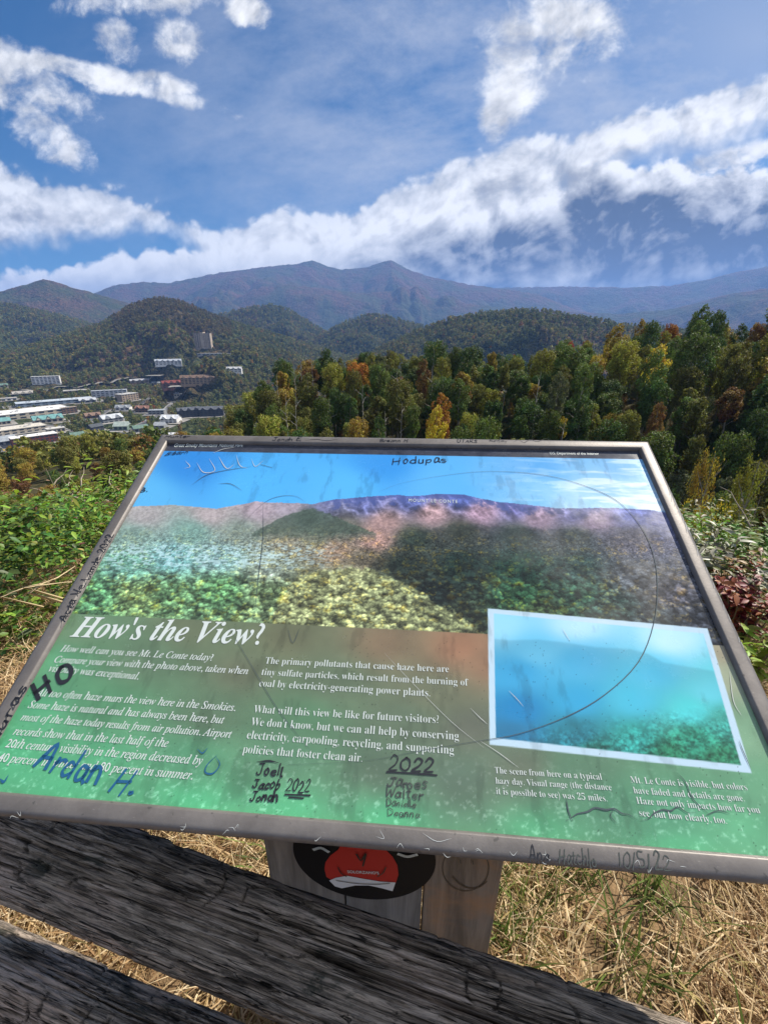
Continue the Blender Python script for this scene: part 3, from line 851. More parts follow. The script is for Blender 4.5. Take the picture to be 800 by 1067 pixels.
    def attr(nm, ty):
        a = N.new('GeometryNodeInputNamedAttribute'); a.data_type = ty; a.inputs['Name'].default_value = nm; return [q for q in a.outputs if q.enabled][0]
    Lk.new(gi.outputs[0], iop.inputs['Points']); Lk.new(jn.outputs[0], iop.inputs['Instance']); iop.inputs['Pick Instance'].default_value = True
    Lk.new(attr('pick', 'INT'), iop.inputs['Instance Index']); Lk.new(attr('scl', 'FLOAT_VECTOR'), iop.inputs['Scale']); Lk.new(attr('rot', 'FLOAT_VECTOR'), iop.inputs['Rotation'])
    Lk.new(iop.outputs[0], go.inputs[0])
    md = o.modifiers.new('forest', 'NODES'); md.node_group = ng
    tag(o, 'dense autumn forest covering the far hillsides', 'forest', kind='stuff')


forest()


# ------------------------------------------------------------------ town
_mc = {}


def cmat(c, rough=0.8):
    k = tuple(round(q, 3) for q in c)
    if k not in _mc: _mc[k] = mat('paint', k, rough, 0.2, var=0.35, scale=0.25)
    return _mc[k]


M_glass = mat('window_glass', (0.03, 0.04, 0.055), 0.25, 0.5)
M_white = mat('white_trim', (0.6, 0.6, 0.58), 0.7)


def building(p, b):
    x, y, z, wm = p; _, _, _, h, dep, yaw, wall, roof, kind, st_, cols, lab = b
    e = empty('house' if lab.startswith('small') and 'among the trees of' in lab else 'hotel' if st_ >= 4 else 'shop_building', (x, y, z), math.atan2(-x, y) + math.radians(yaw)); tag(e, lab, 'hotel' if st_ >= 4 else 'building')
    if 'among the trees of' in lab: e['group'] = lab.replace('house', 'houses')[6:]; e['category'] = 'house'
    w = wm / 2; y0, y1 = 0.0, dep
    MB().box(-w, w, y0, y1, -6, h).build('wall', cmat(wall), e)
    if kind == 'flat':
        MB().box(-w - .6, w + .6, y0 - .6, y1 + .6, h + .01, h + 0.7).build('roof', cmat(roof), e)
        m = MB(); rg = random.Random(int(abs(x) * 7))
        for k in range(max(2, int(wm / 14))):
            px, py = rg.uniform(-w * .85, w * .75), rg.uniform(y0 + dep * .2, y1 - dep * .35); q = rg.uniform(1.2, 3.0)
            o = MB().box(px, px + q * 1.4, py, py + q, h + .72, h + .72 + q * .7).build('roof_unit', cmat((0.42, 0.43, 0.44)), e)
    elif kind == 'gable':
        n = max(1, int(round(wm / 16))) if wm > 24 else 1
        rh = min(6.0, dep * 0.34)
        m = MB()
        yc = (y0 + y1) / 2
        m.poly([(-w - 1, y0 - 1, h - .4), (w + 1, y0 - 1, h - .4), (w + 1, yc, h + rh), (-w - 1, yc, h + rh)])
        m.poly([(w + 1, y1 + 1, h - .4), (-w - 1, y1 + 1, h - .4), (-w - 1, yc, h + rh), (w + 1, yc, h + rh)])
        m.poly([(-w, y1, h), (-w, y0, h), (-w, yc, h + rh - .5)]); m.poly([(w, y0, h), (w, y1, h), (w, yc, h + rh - .5)])
        m.build('roof', cmat(roof), e)
        if n > 1:   # cross gables to the street
            for k in range(n):
                c = -w + wm * (k + .5) / n; g = wm / n * 0.30
                q = MB()
                q.poly([(c - g, y0 - 1.4, h), (c, y0 - 1.4, h + rh * .8), (c, yc, h + rh * .8), (c - g, yc, h)])
                q.poly([(c + g, yc, h), (c, yc, h + rh * .8), (c, y0 - 1.4, h + rh * .8), (c + g, y0 - 1.4, h)])
                q.build('gable_roof', cmat(roof), e)
                MB().poly([(c - g * .9, y0 - 1.1, h - .2), (c + g * .9, y0 - 1.1, h - .2), (c, y0 - 1.1, h + rh * .72)]).build('gable_wall', cmat(tuple(min(.7, q_ * 1.6) for q_ in wall)), e)
    else:      # tower: two slabs with a recess between and dark balcony slots
        MB().box(-w * .18, w * .22, y0 - 2.5, y1 + 1, -6, h + 4).build('stair_tower', cmat(tuple(q * 1.15 for q in wall)), e)
        MB().box(-w - .5, w + .5, y0 - .5, y1 + .5, h + .01, h + 1.2).build('roof', cmat(roof), e)
        for c in (-.84, -.62, -.40, .36, .58, .8):
            MB().box(w * c - .5, w * c + .5, y0 - 1.6, y0 - .02, -2, h - .5).build('balcony_fin', cmat(tuple(q * 1.25 for q in wall)), e)
    # windows, one mesh shared
    cols = min(cols, int(96 / max(1, st_)))
    sh = h / st_; cw = wm / cols
    wme = MB().box(-cw * .30, cw * .30, -.12, -.02, -sh * .24, sh * .24); me = bpy.data.meshes.new('window'); me.from_pydata(wme.v, [], wme.f); me.materials.append(M_glass)
    for i in range(st_):
        for j in range(cols):
            if kind == 'tower' and j in (3, 4): continue
            o = bpy.data.objects.new('window', me); COL.objects.link(o); o.parent = e
            o.location = (-w + cw * (j + .5), y0, sh * (i + .52))


for p, b in zip(TP, TOWN): building(p, b)

M_road = mat('asphalt', (0.11, 0.11, 0.115), 0.9, 0.2, var=0.3, scale=0.1)
M_pave = mat('paving', (0.30, 0.285, 0.26), 0.9, 0.2, var=0.45, scale=0.03)


def strip(name, P, w, m, dz):
    d = np.gradient(P, axis=0); d /= np.linalg.norm(d, axis=1, keepdims=True) + 1e-9; nrm = np.column_stack([-d[:, 1], d[:, 0]])
    A, B = P + nrm * w / 2, P - nrm * w / 2; z = np.maximum(np.maximum(terN(A[:, 0], A[:, 1]), terN(B[:, 0], B[:, 1])), terN(P[:, 0], P[:, 1])) + dz
    V = np.concatenate([np.column_stack([A, z]), np.column_stack([B, z])]); n = len(P)
    F = np.array([(i, n + i, n + i + 1, i + 1) for i in range(n - 1)])
    tag(link(name, npmesh(name, V, F), m), kind='structure')


for P in RPTS:
    strip('pavement', P, 15, M_pave, 0.5); strip('road', P, 9, M_road, 0.75)


def lots():
    V, F = [], []
    rg = np.random.default_rng(9)
    for (x, y, z, wm), b in zip(TP, TOWN):
        if b[1] < 398 or z > -140: continue
        a = math.atan2(-x, y) + math.radians(b[5]); w, d = wm * .62 + 6, b[4] + 16
        q = [(-w, -12), (w, -12), (w, d), (-w, d)]
        p = [(x + cx * math.cos(a) - cy * math.sin(a), y + cx * math.sin(a) + cy * math.cos(a)) for cx, cy in q]
        zz = max(ter1(*k) for k in p) + 0.15 + 0.02 * len(V) / 4
        F.append(tuple(range(len(V), len(V) + 4))); V += [(k[0], k[1], zz) for k in p]
    m = bpy.data.meshes.new('parking_ground'); m.from_pydata(V, [], F); tag(link('parking_ground', m, M_pave), kind='structure')


lots()


def cars():
    """parked cars beside the streets, mere specks from here"""
    rg = random.Random(4); protos = []
    body = MB().box(-2.1, 2.1, -.85, .85, .3, .85); cab = MB().box(-1.1, 1.2, -.75, .75, .86, 1.4)
    cols = {'white': (0.7, 0.7, 0.7), 'silver': (0.4, 0.42, 0.44), 'red': (0.35, 0.03, 0.03), 'dark': (0.03, 0.03, 0.04), 'blue': (0.05, 0.1, 0.3)}
    for P, rn in ((RPTS[0], 'along the main street'), (RPTS[2], 'on the street beside the long white roof')):
        for k in range(8):
            i = rg.randrange(1, len(P) - 1); d = P[i + 1] - P[i - 1]; a = math.atan2(d[1], d[0]); nx, ny = -math.sin(a), math.cos(a); s = rg.choice((-1, 1)) * 5.8
            x, y = P[i][0] + nx * s, P[i][1] + ny * s; cn = rg.choice(list(cols))
            e = empty('parked_car', (x, y, max(ter1(x, y), ter1(*P[i])) + 0.55), a); tag(e, 'tiny %s car parked %s' % (cn, rn), 'car', '%s cars parked %s' % (cn, rn))
            m1 = bpy.data.meshes.new('body'); m1.from_pydata(body.v, [], body.f); o1 = link('body', m1, cmat(cols[cn], .3), e)
            m2 = bpy.data.meshes.new('cabin'); m2.from_pydata(cab.v, [], cab.f); link('cabin', m2, M_glass, e)


cars()
#%%NEAR
# ------------------------------------------------------------------ the sign
PR = np.array([[0.9966, 0.0706, -0.0424], [-0.0823, 0.8765, -0.4744], [0.0036, 0.4763, 0.8793]])
PO = np.array([-0.0251, 0.282, CAMZ - 0.4924])
PW, PD = 0.96, 0.64
PM = Matrix([[*PR[0], PO[0]], [*PR[1], PO[1]], [*PR[2], PO[2]], [0, 0, 0, 1]])
sign = empty('interpretive_sign', (PO[0], PO[1] + .2, 0)); bpy.context.view_layer.update()
tag(sign, 'tilted outdoor information panel in a grey metal frame on a plank post, covered in graffiti', 'information sign')
SOFF = Matrix.Translation(Vector((-PO[0], -PO[1] - .2, 0)))


def onp(u, v, z=-0.0075):
    """point measured on the photograph -> position on the sign's face"""
    d = np.array(pxdir(u, v)); n = PR[:, 2]; o = PO + n * z - np.array([0, 0, CAMZ])
    t = (o @ n) / (d @ n); p = d * t + np.array([0, 0, CAMZ]) - PO
    q = PR.T @ p
    return q[0], q[1]


def put(o): o.matrix_local = SOFF @ PM; o.parent = sign; o.matrix_parent_inverse = Matrix.Identity(4); return o


def sweep_frame():
    prof = [(0.012, -0.030), (0.0, -0.026), (-0.0012, -0.006), (0.0, -0.0028), (0.0030, -0.0006), (0.006, 0.0), (0.0175, 0.0), (0.0192, -0.0010), (0.0215, -0.0085), (0.0215, -0.012)]
    V, F = [], []; n = len(prof)
    cs = [(-PW / 2, 0, 1, 1), (PW / 2, 0, -1, 1), (PW / 2, PD, -1, -1), (-PW / 2, PD, 1, -1)]
    for k in range(4):
        for e in (k, (k + 1) % 4):
            x, y, sx, sy = cs[e]
            for i, z in prof:
                V.append((x + sx * i, y + sy * i, z - (0.00025 if k % 2 else 0)))
        b = len(V) - 2 * n
        for i in range(n - 1): F.append((b + i, b + n + i, b + n + i + 1, b + i + 1))
    m = npmesh('frame', V, np.array(F))
    fm = bpy.data.materials.new('anodised_frame'); fm.use_nodes = True; nt = fm.node_tree; p = nt.nodes['Principled BSDF']
    tc = nt.nodes.new('ShaderNodeTexCoord'); o = tc.outputs['Object']
    a = noise(nt, o, 14, 8, 0.7).step(0.35, 0.7); g = noise(nt, o, 260, 3, 0.6)
    mp = nt.nodes.new('ShaderNodeMapping'); mp.inputs['Scale'].default_value = (6, 40, 40); mp.inputs['Rotation'].default_value = (0, 0, 0.5); nt.links.new(o, mp.inputs[0])
    sc = noise(nt, mp.outputs[0], 22, 4, 0.6).step(0.66, 0.74)
    c = mixc(nt, a, (0.125, 0.113, 0.105), (0.185, 0.168, 0.155)); c = mixc(nt, sc * 0.5, c, (0.36, 0.34, 0.31))
    c = mixc(nt, noise(nt, o, 90, 3, 0.5).step(0.66, 0.72) * 0.6, c, (0.05, 0.048, 0.045))
    nt.links.new(c, p.inputs['Base Color']); p.inputs['Metallic'].default_value = 0.35; p.inputs['Roughness'].default_value = 0.5
    b = nt.nodes.new('ShaderNodeBump'); b.inputs['Strength'].default_value = 0.25; b.inputs['Distance'].default_value = 0.0006
    nt.links.new((g + sc * 0.5).v, b.inputs['Height']); nt.links.new(b.outputs[0], p.inputs['Normal'])
    put(link('frame', m, fm))
    bk = MB().box(-PW / 2 + .012, PW / 2 - .012, .012, PD - .012, -0.030, -0.0095)
    put(bk.build('back_plate', mat('back_plate', (0.05, 0.05, 0.05), 0.6)))


sweep_frame()


def idw(u, v, pts, p=3.0):
    pts = np.array([(a, b, *c) for a, b, c in pts], float); col = pts[:, 2:]
    W = np.zeros(u.shape); out = np.zeros(u.shape + (3,))
    for k in range(len(pts)):
        w = 1.0 / (((u - pts[k, 0]) ** 2 + ((v - pts[k, 1]) * 1.5) ** 2) ** (p / 2) + 40)
        W += w; out += w[..., None] * col[k]
    return out / W[..., None]


SKYC = [(200, 480, (58, 138, 214)), (400, 480, (66, 150, 224)), (560, 485, (96, 168, 226)), (650, 485, (120, 180, 228)), (150, 515, (92, 178, 232)), (260, 510, (84, 176, 238)),
        (360, 508, (92, 180, 238)), (460, 503, (98, 178, 236)), (560, 510, (120, 186, 232)), (640, 512, (160, 204, 236)), (680, 520, (172, 208, 234)), (600, 522, (165, 208, 236))]
LANDC = [(150, 535, (165, 160, 160)), (220, 535, (175, 160, 162)), (270, 530, (172, 150, 165)), (300, 527, (165, 150, 170)), (140, 560, (118, 165, 150)), (200, 555, (106, 165, 150)), (250, 555, (125, 150, 135)),
         (130, 590, (104, 172, 150)), (180, 580, (108, 178, 180)), (230, 580, (128, 180, 178)), (280, 590, (150, 170, 150)), (100, 620, (92, 160, 104)), (140, 620, (128, 165, 98)), (180, 620, (100, 150, 96)),
         (230, 615, (92, 150, 92)), (280, 620, (110, 140, 92)), (322, 540, (68, 88, 84)), (360, 550, (105, 106, 92)), (330, 560, (120, 125, 100)), (300, 560, (142, 138, 112)), (350, 572, (156, 128, 102)), (380, 582, (105, 98, 80)),
         (390, 560, (192, 140, 125)), (340, 528, (110, 115, 170)), (380, 525, (98, 108, 185)), (430, 521, (72, 90, 178)), (480, 520, (66, 86, 174)), (540, 529, (100, 100, 178)), (600, 534, (112, 112, 178)),
         (660, 536, (78, 92, 175)), (690, 541, (104, 108, 168)), (400, 545, (180, 136, 132)), (450, 535, (180, 136, 142)), (500, 534, (162, 124, 152)), (560, 540, (150, 122, 148)), (620, 543, (140, 118, 145)), (430, 560, (64, 80, 64)),
         (480, 553, (82, 86, 70)), (540, 558, (56, 76, 70)), (600, 560, (78, 88, 88)), (660, 560, (112, 106, 122)), (420, 590, (44, 54, 44)), (480, 590, (38, 60, 50)), (540, 590, (36, 80, 62)), (600, 590, (62, 90, 84)),
         (660, 600, (92, 96, 104)), (700, 620, (86, 84, 96)), (730, 655, (60, 64, 76)), (450, 620, (30, 40, 36)), (400, 613, (142, 158, 112)), (360, 608, (170, 172, 130)), (330, 618, (150, 166, 112)),  # greyish purple at the right: the sheet's reflection put into the print colour
         (350, 640, (126, 148, 100)), (420, 642, (118, 124, 80)), (480, 640, (56, 66, 46)), (540, 620, (56, 110, 66)), (600, 620, (58, 100, 74)), (560, 640, (92, 122, 68)), (640, 635, (60, 86, 76)), (680, 645, (62, 72, 76))]
TXTC = [(80, 655, (108, 138, 106)), (200, 655, (106, 118, 92)), (300, 665, (104, 108, 84)), (400, 670, (122, 106, 84)), (480, 675, (154, 116, 90)), (510, 690, (142, 112, 88)), (60, 690, (94, 152, 112)), (150, 690, (98, 124, 98)),
        (250, 700, (104, 112, 90)), (350, 710, (98, 116, 92)), (450, 720, (104, 110, 88)), (30, 740, (88, 162, 118)), (120, 740, (94, 146, 108)), (220, 745, (98, 124, 98)), (320, 750, (86, 126, 94)), (420, 750, (98, 116, 94)),
        (490, 760, (98, 104, 90)), (10, 790, (84, 168, 120)), (100, 790, (88, 162, 118)), (200, 790, (88, 146, 110)), (300, 790, (90, 132, 102)), (400, 800, (88, 110, 90)), (480, 810, (92, 114, 96)), (60, 830, (90, 178, 128)),
        (200, 840, (90, 182, 130)), (300, 850, (92, 182, 130)), (400, 860, (92, 184, 132)), (560, 870, (90, 168, 122)), (540, 800, (98, 110, 92)), (600, 800, (90, 126, 100)), (640, 840, (86, 140, 108)), (700, 850, (88, 152, 116)),
        (780, 860, (98, 168, 125)), (700, 890, (92, 176, 128)), (790, 830, (100, 154, 118)), (765, 700, (150, 160, 135)), (760, 680, (155, 148, 125)), (785, 760, (118, 156, 125))]
INC = [(520, 650, (150, 212, 238)), (600, 650, (176, 220, 242)), (700, 665, (180, 224, 242)), (560, 680, (105, 192, 228)), (540, 700, (62, 162, 210)), (600, 690, (80, 178, 220)), (680, 700, (84, 190, 224)), (740, 720, (105, 208, 224)),
       (540, 740, (34, 130, 185)), (600, 730, (58, 162, 206)), (660, 730, (76, 184, 212)), (720, 740, (84, 204, 208)), (530, 765, (42, 116, 155)), (600, 765, (46, 122, 138)), (660, 768, (56, 156, 148)), (720, 770, (54, 148, 122)),
       (620, 785, (44, 116, 104)), (700, 785, (48, 126, 94)), (750, 790, (50, 122, 90)), (757, 750, (66, 160, 148))]


def inpoly(u, v, P):
    r = np.full(u.shape, 1e9); n = len(P)
    for i in range(n):
        a, b = P[i], P[(i + 1) % n]
        r = np.minimum(r, ((b[0] - a[0]) * (v - a[1]) - (b[1] - a[1]) * (u - a[0])) / math.hypot(b[0] - a[0], b[1] - a[1]))
    return smooth01(-.0007, .0007, r)


def cells(x, y, c, seed):
    """tree crowns seen from afar: for each point the nearest crown's offset, reach and number"""
    gx, gy = x / c, y / c; ix, iy = np.floor(gx).astype(int), np.floor(gy).astype(int); bd = np.full(x.shape, 9.); oy = np.zeros(x.shape); ox = np.zeros(x.shape); idn = np.zeros(x.shape)
    for i in (-1, 0, 1):
        for j in (-1, 0, 1):
            a, b = (ix + i + seed * 13) & 255, (iy + j + seed * 7) & 255
            px_, py_ = ix + i + _P[a, b], iy + j + _P[b, a]; dd = np.hypot(gx - px_, gy - py_) * (.8 + .5 * _P[(a + 9) & 255, b]); m = dd < bd
            bd = np.where(m, dd, bd); oy = np.where(m, gy - py_, oy); ox = np.where(m, gx - px_, ox); idn = np.where(m, _P[(a + 31) & 255, (b + 57) & 255], idn)
    return bd, ox, oy, idn


def print_design():
    x0, x1, y0, y1 = -PW / 2 + .0212, PW / 2 - .0212, .0212, PD - .0212
    nx, ny = 820, 530
    x = np.linspace(x0, x1, nx); y = np.linspace(y0, y1, ny); Xg, Yg = np.meshgrid(x, y, indexing='ij')
    Z = -0.0075
    W = PO[:, None] + PR @ np.stack([Xg.ravel(), Yg.ravel(), np.full(Xg.size, Z)])
    u, v = proj(W[0], W[1], W[2]); u = u.reshape(Xg.shape); v = v.reshape(Xg.shape)
    mm, nn = Xg * 1000, Yg * 1000
    sk = np.interp(u, [100, 130, 183, 225, 242, 255, 267, 280, 310, 327, 340, 352, 395, 416, 427, 456, 485, 503, 520, 535, 560, 580, 625, 679, 720],
                   [530, 528, 526, 530, 527, 525, 522, 524, 524, 525, 522, 520, 516.5, 515.6, 517, 514.5, 515.6, 520, 523, 524.6, 527, 530, 529, 531, 538])
    sk = sk + (fbm(mm / 14, nn * 0, 3, 3) - 0.5) * 1.6
    C = idw(u, v, SKYC)
    st_ = fbm(mm / 60, nn / 9, 6, 4)
    C += (smooth01(.5, .72, st_) * smooth01(470, 640, u))[..., None] * np.array([55, 30, 10])
    # land
    L = idw(u, v, LANDC, 3.4)
    gl = L.mean(-1, keepdims=True); L = gl + (L - gl) * (.62 + .2 * smooth01(555, 590, v))[..., None]
    jt = (fbm(mm / 6, nn / 6, 41, 3) - .5) * 9
    hillc = smooth01(-.5, .8, v + jt * .4 - np.interp(u, [262, 285, 305, 325, 345, 365, 392], [556, 543, 535, 529.5, 536, 545, 556])) * (1 - smooth01(553, 566, v + jt))
    L = L + (np.array([74, 90, 80]) - L) * (hillc * (u > 262) * (u < 392) * .8)[..., None]
    drk = smooth01(-1, 1.5, v + jt * .8 - np.interp(u, [330, 372, 385, 400, 420, 445, 475, 520, 600, 700], [660, 606, 590, 573, 560, 551, 546, 549, 552, 546]))
    L = L + (L * .62 - L * 0 + np.array([8, 14, 14]) - L) * (drk * .75 * (1 - smooth01(540, 700, u) * .6))[..., None]
    lit = smooth01(-1.5, 1.5, v + jt * 1.3 - np.interp(u, [285, 305, 335, 365, 400, 430, 455, 480, 505], [640, 605, 593, 590, 598, 612, 628, 640, 662]))
    lit = lit * (u > 285) * (u < 505)
    L = L + (np.array([158, 166, 118]) - L) * (lit * .8)[..., None]
    tree = smooth01(540, 575, v)
    f1 = fbm(mm / 4.5, nn / 3.4, 8, 4, 0.6); f2 = vn(mm / 2.6, nn / 2.0, 9) * 0.5 + vn(mm / 1.4, nn / 1.2, 10) * 0.5; f3 = fbm(mm / 16, nn / 11, 12, 3)
    mot = (smooth01(.34, .66, f1) - .46) * 0.42 + (f2 - .5) * 0.65 + (f3 - .5) * 0.45
    cl = (smooth01(.40, .58, fbm(mm / 10, nn / 7, 44, 3)) - .6) * smooth01(575, 600, v)
    L = L * (1 + (mot * (0.28 + 0.25 * tree) + cl * .38)[..., None])
    L += (smooth01(.62, .75, vn(mm / 9, nn / 6, 14)) * tree)[..., None] * np.array([34, 24, -4]) * (smooth01(.45, .6, f2))[..., None]
    # folds of the printed mountain
    fold = ridged(mm / 17 + nn / 30, nn / 20 - mm / 60, 15, 5)
    mtn = smooth01(330, 350, u) * (1 - smooth01(532, 548, v))
    L = L * (1 + (mtn * (fold - .62) * 1.2)[..., None]); bl = mtn * (1 - .55 * smooth01(510, 600, u)) * (1 - smooth01(3, 9, v - sk + (fold - .6) * 22)); L = L * (1 - bl[..., None] * .75) + bl[..., None] * .75 * np.array([84, 98, 158])
    # crowns of the printed trees: lit tops, dark gaps
    wx = (fbm(mm / 4, nn / 4, 60, 4) - .5) * 6; wy = (fbm(mm / 4, nn / 4, 61, 4) - .5) * 6
    near_ = smooth01(572, 618, v)
    for c_, wgt, sd in ((3.0, 1 - near_, 1), (7.0, near_, 2), (15.0, near_, 3)):
        bd, ox, oy, idn = cells(mm + wx, (nn + wy) * 1.25, c_, sd)
        sh_ = np.clip(.80 + .75 * oy + .25 * ox, .25, 1.5) * (1.10 - .62 * smooth01(.30, .85, bd)) + (idn - .5) * .45
        L = L * (1 + ((sh_ - .86) * wgt * tree * (.60 if c_ < 9 else .55))[..., None])
        L += ((idn > .93) * wgt * tree * smooth01(.6, .4, bd))[..., None] * np.array([18, 8, -10])
    # pale town in the printed valley
    tw = smooth01(.56, .68, vn(mm / 6, nn / 2.2, 16)) * smooth01(562, 572, v) * (1 - smooth01(586, 600, v)) * (1 - smooth01(300, 380, u)) * smooth01(90, 120, u)
    L = L * (1 - tw[..., None] * .6) + tw[..., None] * .6 * np.array([200, 232, 240])
    # dead snags
    C = np.where((v > sk)[..., None], L, C)
    # text field
    T = idw(u, v, TXTC, 2.6)
    T = T * (1 + ((fbm(mm / 40, nn / 30, 20, 5) - .5) * 0.22)[..., None])
    gr = smooth01(.55, .8, fbm(mm / 5, nn / 4, 22, 5, .65)) * (1 - smooth01(.02, .12, Yg))
    T = T + (gr * 1.0)[..., None] * np.array([50, 45, 50])
    edge = smooth01(.2440, .2425, Yg)
    C = C + (T - C) * edge[..., None]
    # black head band
    band = smooth01(.5963, .5977, Yg)
    C = C + band[..., None] * (np.array([64, 66, 76]) + (fbm(mm / 9, nn / 5, 25) - .5)[..., None] * 30 - C)
    # inset
    q = [onp(*p) for p in ((508, 634), (737, 655), (783, 806), (510, 776))]
    P = [(a, b) for a, b in q][::-1]
    ino = inpoly(Xg, Yg, P); cx = np.mean([p[0] for p in P]); cy = np.mean([p[1] for p in P])
    Pi = [(cx + (a - cx) * (1 - .008 / abs(a - cx)), cy + (b - cy) * (1 - .0075 / abs(b - cy))) for a, b in P]
    ini = inpoly(Xg, Yg, Pi)
    I = idw(u, v, INC, 3.0)
    rs = np.interp(u, [505, 530, 560, 587, 620, 657, 675, 691, 720, 744, 780], [664, 667, 666, 669, 674, 676, 681, 690, 695, 699, 705])
    I = I * (1 - (smooth01(rs - 1, rs + 2, v) * 0.10 * (1 - smooth01(rs, rs + 50, v)))[..., None])
    dk = smooth01(728, 770, v + (u - 640) * .12 + (f3 - .5) * 30 - 14)
    I = I * (1 + (mot * dk * 0.85 - dk * .08)[..., None])
    C = C + (np.array([186, 212, 228]) - C) * ino[..., None]; C = C + (I - C) * ini[..., None]
    # dirt, sun bleaching and drips with shapes of their own
    g = fbm(mm / 22, nn / 60, 30, 5, .6)
    C = C * (1 - (smooth01(.60, .75, g) * 0.10)[..., None])
    sp = (_P[(mm * 1.1).astype(int) & 255, (nn * 1.1).astype(int) & 255] > .996) & (vn(mm / 60, nn / 60, 31) > .5)
    C = np.where(sp[..., None] & (Yg < .24)[..., None], C * .62, C)
    col = srgb(*[np.clip(C[..., k], 6, 250) for k in range(3)]); col = np.stack(col, -1) if isinstance(col, tuple) else np.moveaxis(np.asarray(col), 0, -1)
    col = np.clip(col * PRINT_K, 0.004, 0.9)
    # saturate slightly: the light adds reflection to that already in the colours
    lum = col.mean(-1, keepdims=True); col = np.clip(lum + (col - lum) * 1.02, 0.003, 0.9)
    V = np.stack([Xg.ravel(), Yg.ravel(), np.full(Xg.size, Z)], 1)
    i = np.arange(nx - 1)[:, None]; j = np.arange(ny - 1)[None, :]
    F = np.stack([i * ny + j, (i + 1) * ny + j, (i + 1) * ny + j + 1, i * ny + j + 1], -1).reshape(-1, 4)
    me = npmesh('printed_face', V, F, col=col.reshape(-1, 3))
    m = bpy.data.materials.new('laminated_print'); m.use_nodes = True; nt = m.node_tree; p = nt.nodes['Principled BSDF']
    a = nt.nodes.new('ShaderNodeAttribute'); a.attribute_name = 'print'; nt.links.new(a.outputs['Color'], p.inputs['Base Color'])
    tc = nt.nodes.new('ShaderNodeTexCoord'); o = tc.outputs['Object']
    n = noise(nt, o, 6, 8, 0.7)
    nt.links.new((n.step(0.35, 0.7) * 0.18 + 0.16).v, p.inputs['Roughness']); p.inputs['Specular IOR Level'].default_value = 0.5
    b = nt.nodes.new('ShaderNodeBump'); b.inputs['Strength'].default_value = 0.12; b.inputs['Distance'].default_value = 0.001
    nt.links.new(noise(nt, o, 55, 5, 0.7).v, b.inputs['Height']); nt.links.new(b.outputs[0], p.inputs['Normal'])
    put(link('printed_face', me, m))


PRINT_K = 0.80
print_design()

M_ink_w = mat('white_ink', (0.50, 0.55, 0.53), 0.35, 0.5)
M_ink_d = mat('black_marker', (0.012, 0.013, 0.018), 0.35, 0.5)
M_ink_b = mat('blue_marker', (0.010, 0.085, 0.19), 0.35, 0.5)
M_ink_g = mat('faded_marker', (0.045, 0.055, 0.05), 0.5, 0.4)
M_scr_l = mat('pale_scratch', (0.42, 0.44, 0.43), 0.7)
M_scr_d = mat('dark_scratch', (0.05, 0.07, 0.08), 0.7)


def serif(s, style):
    o = ''
    for c in s:
        if style == 'bi': c = chr(0x1D468 + ord(c) - 65) if 'A' <= c <= 'Z' else chr(0x1D482 + ord(c) - 97) if 'a' <= c <= 'z' else c
        elif style == 'i': c = '\u210e' if c == 'h' else chr(0x1D434 + ord(c) - 65) if 'A' <= c <= 'Z' else chr(0x1D44E + ord(c) - 97) if 'a' <= c <= 'z' else c
        elif style == 'b': c = chr(0x1D400 + ord(c) - 65) if 'A' <= c <= 'Z' else chr(0x1D41A + ord(c) - 97) if 'a' <= c <= 'z' else c
        if c.isascii() and c.isdigit() and style in ('b', 'bi'): c = chr(0x1D7CE + ord(c) - 48)
        o += c
    return o


def text_mesh(s, offset=0.0, spacing=1.0):
    c = bpy.data.curves.new('t', 'FONT'); c.body = s; c.offset = offset; c.space_character = spacing; c.resolution_u = 3
    o = bpy.data.objects.new('t', c); COL.objects.link(o); dg = bpy.context.evaluated_depsgraph_get()
    me = bpy.data.meshes.new_from_object(o.evaluated_get(dg)); bpy.data.objects.remove(o); bpy.data.curves.remove(c)
    V = np.array([q.co[:] for q in me.vertices]); F = [tuple(p.vertices) for p in me.polygons]; bpy.data.meshes.remove(me)
    return V, F


def printed(name, lines, style, mt, yk=1.0, offset=0.0, spacing=1.0, z=-0.0070, shear=0.0):
    VV, FF = [], []
    for k, (s, a, b) in enumerate(lines):
        V, F = text_mesh(serif(s, style), offset, spacing); p, q = np.array(onp(*a)), np.array(onp(*b)); d = q - p
        w = V[:, 0].max() - V[:, 0].min(); sc = np.linalg.norm(d) / w; e = d / np.linalg.norm(d); n = np.array([-e[1], e[0]])
        X2 = (V[:, 0] - V[:, 0].min() + V[:, 1] * shear) * sc; Y2 = V[:, 1] * sc * yk
        Pq = p + X2[:, None] * e + Y2[:, None] * n; o = len(VV)
        VV += [(x_, y_, z) for x_, y_ in Pq]; FF += [tuple(o + i for i in f) for f in F]
    m = bpy.data.meshes.new(name); m.from_pydata(VV, [], FF); m.update(); put(link(name, m, mt))


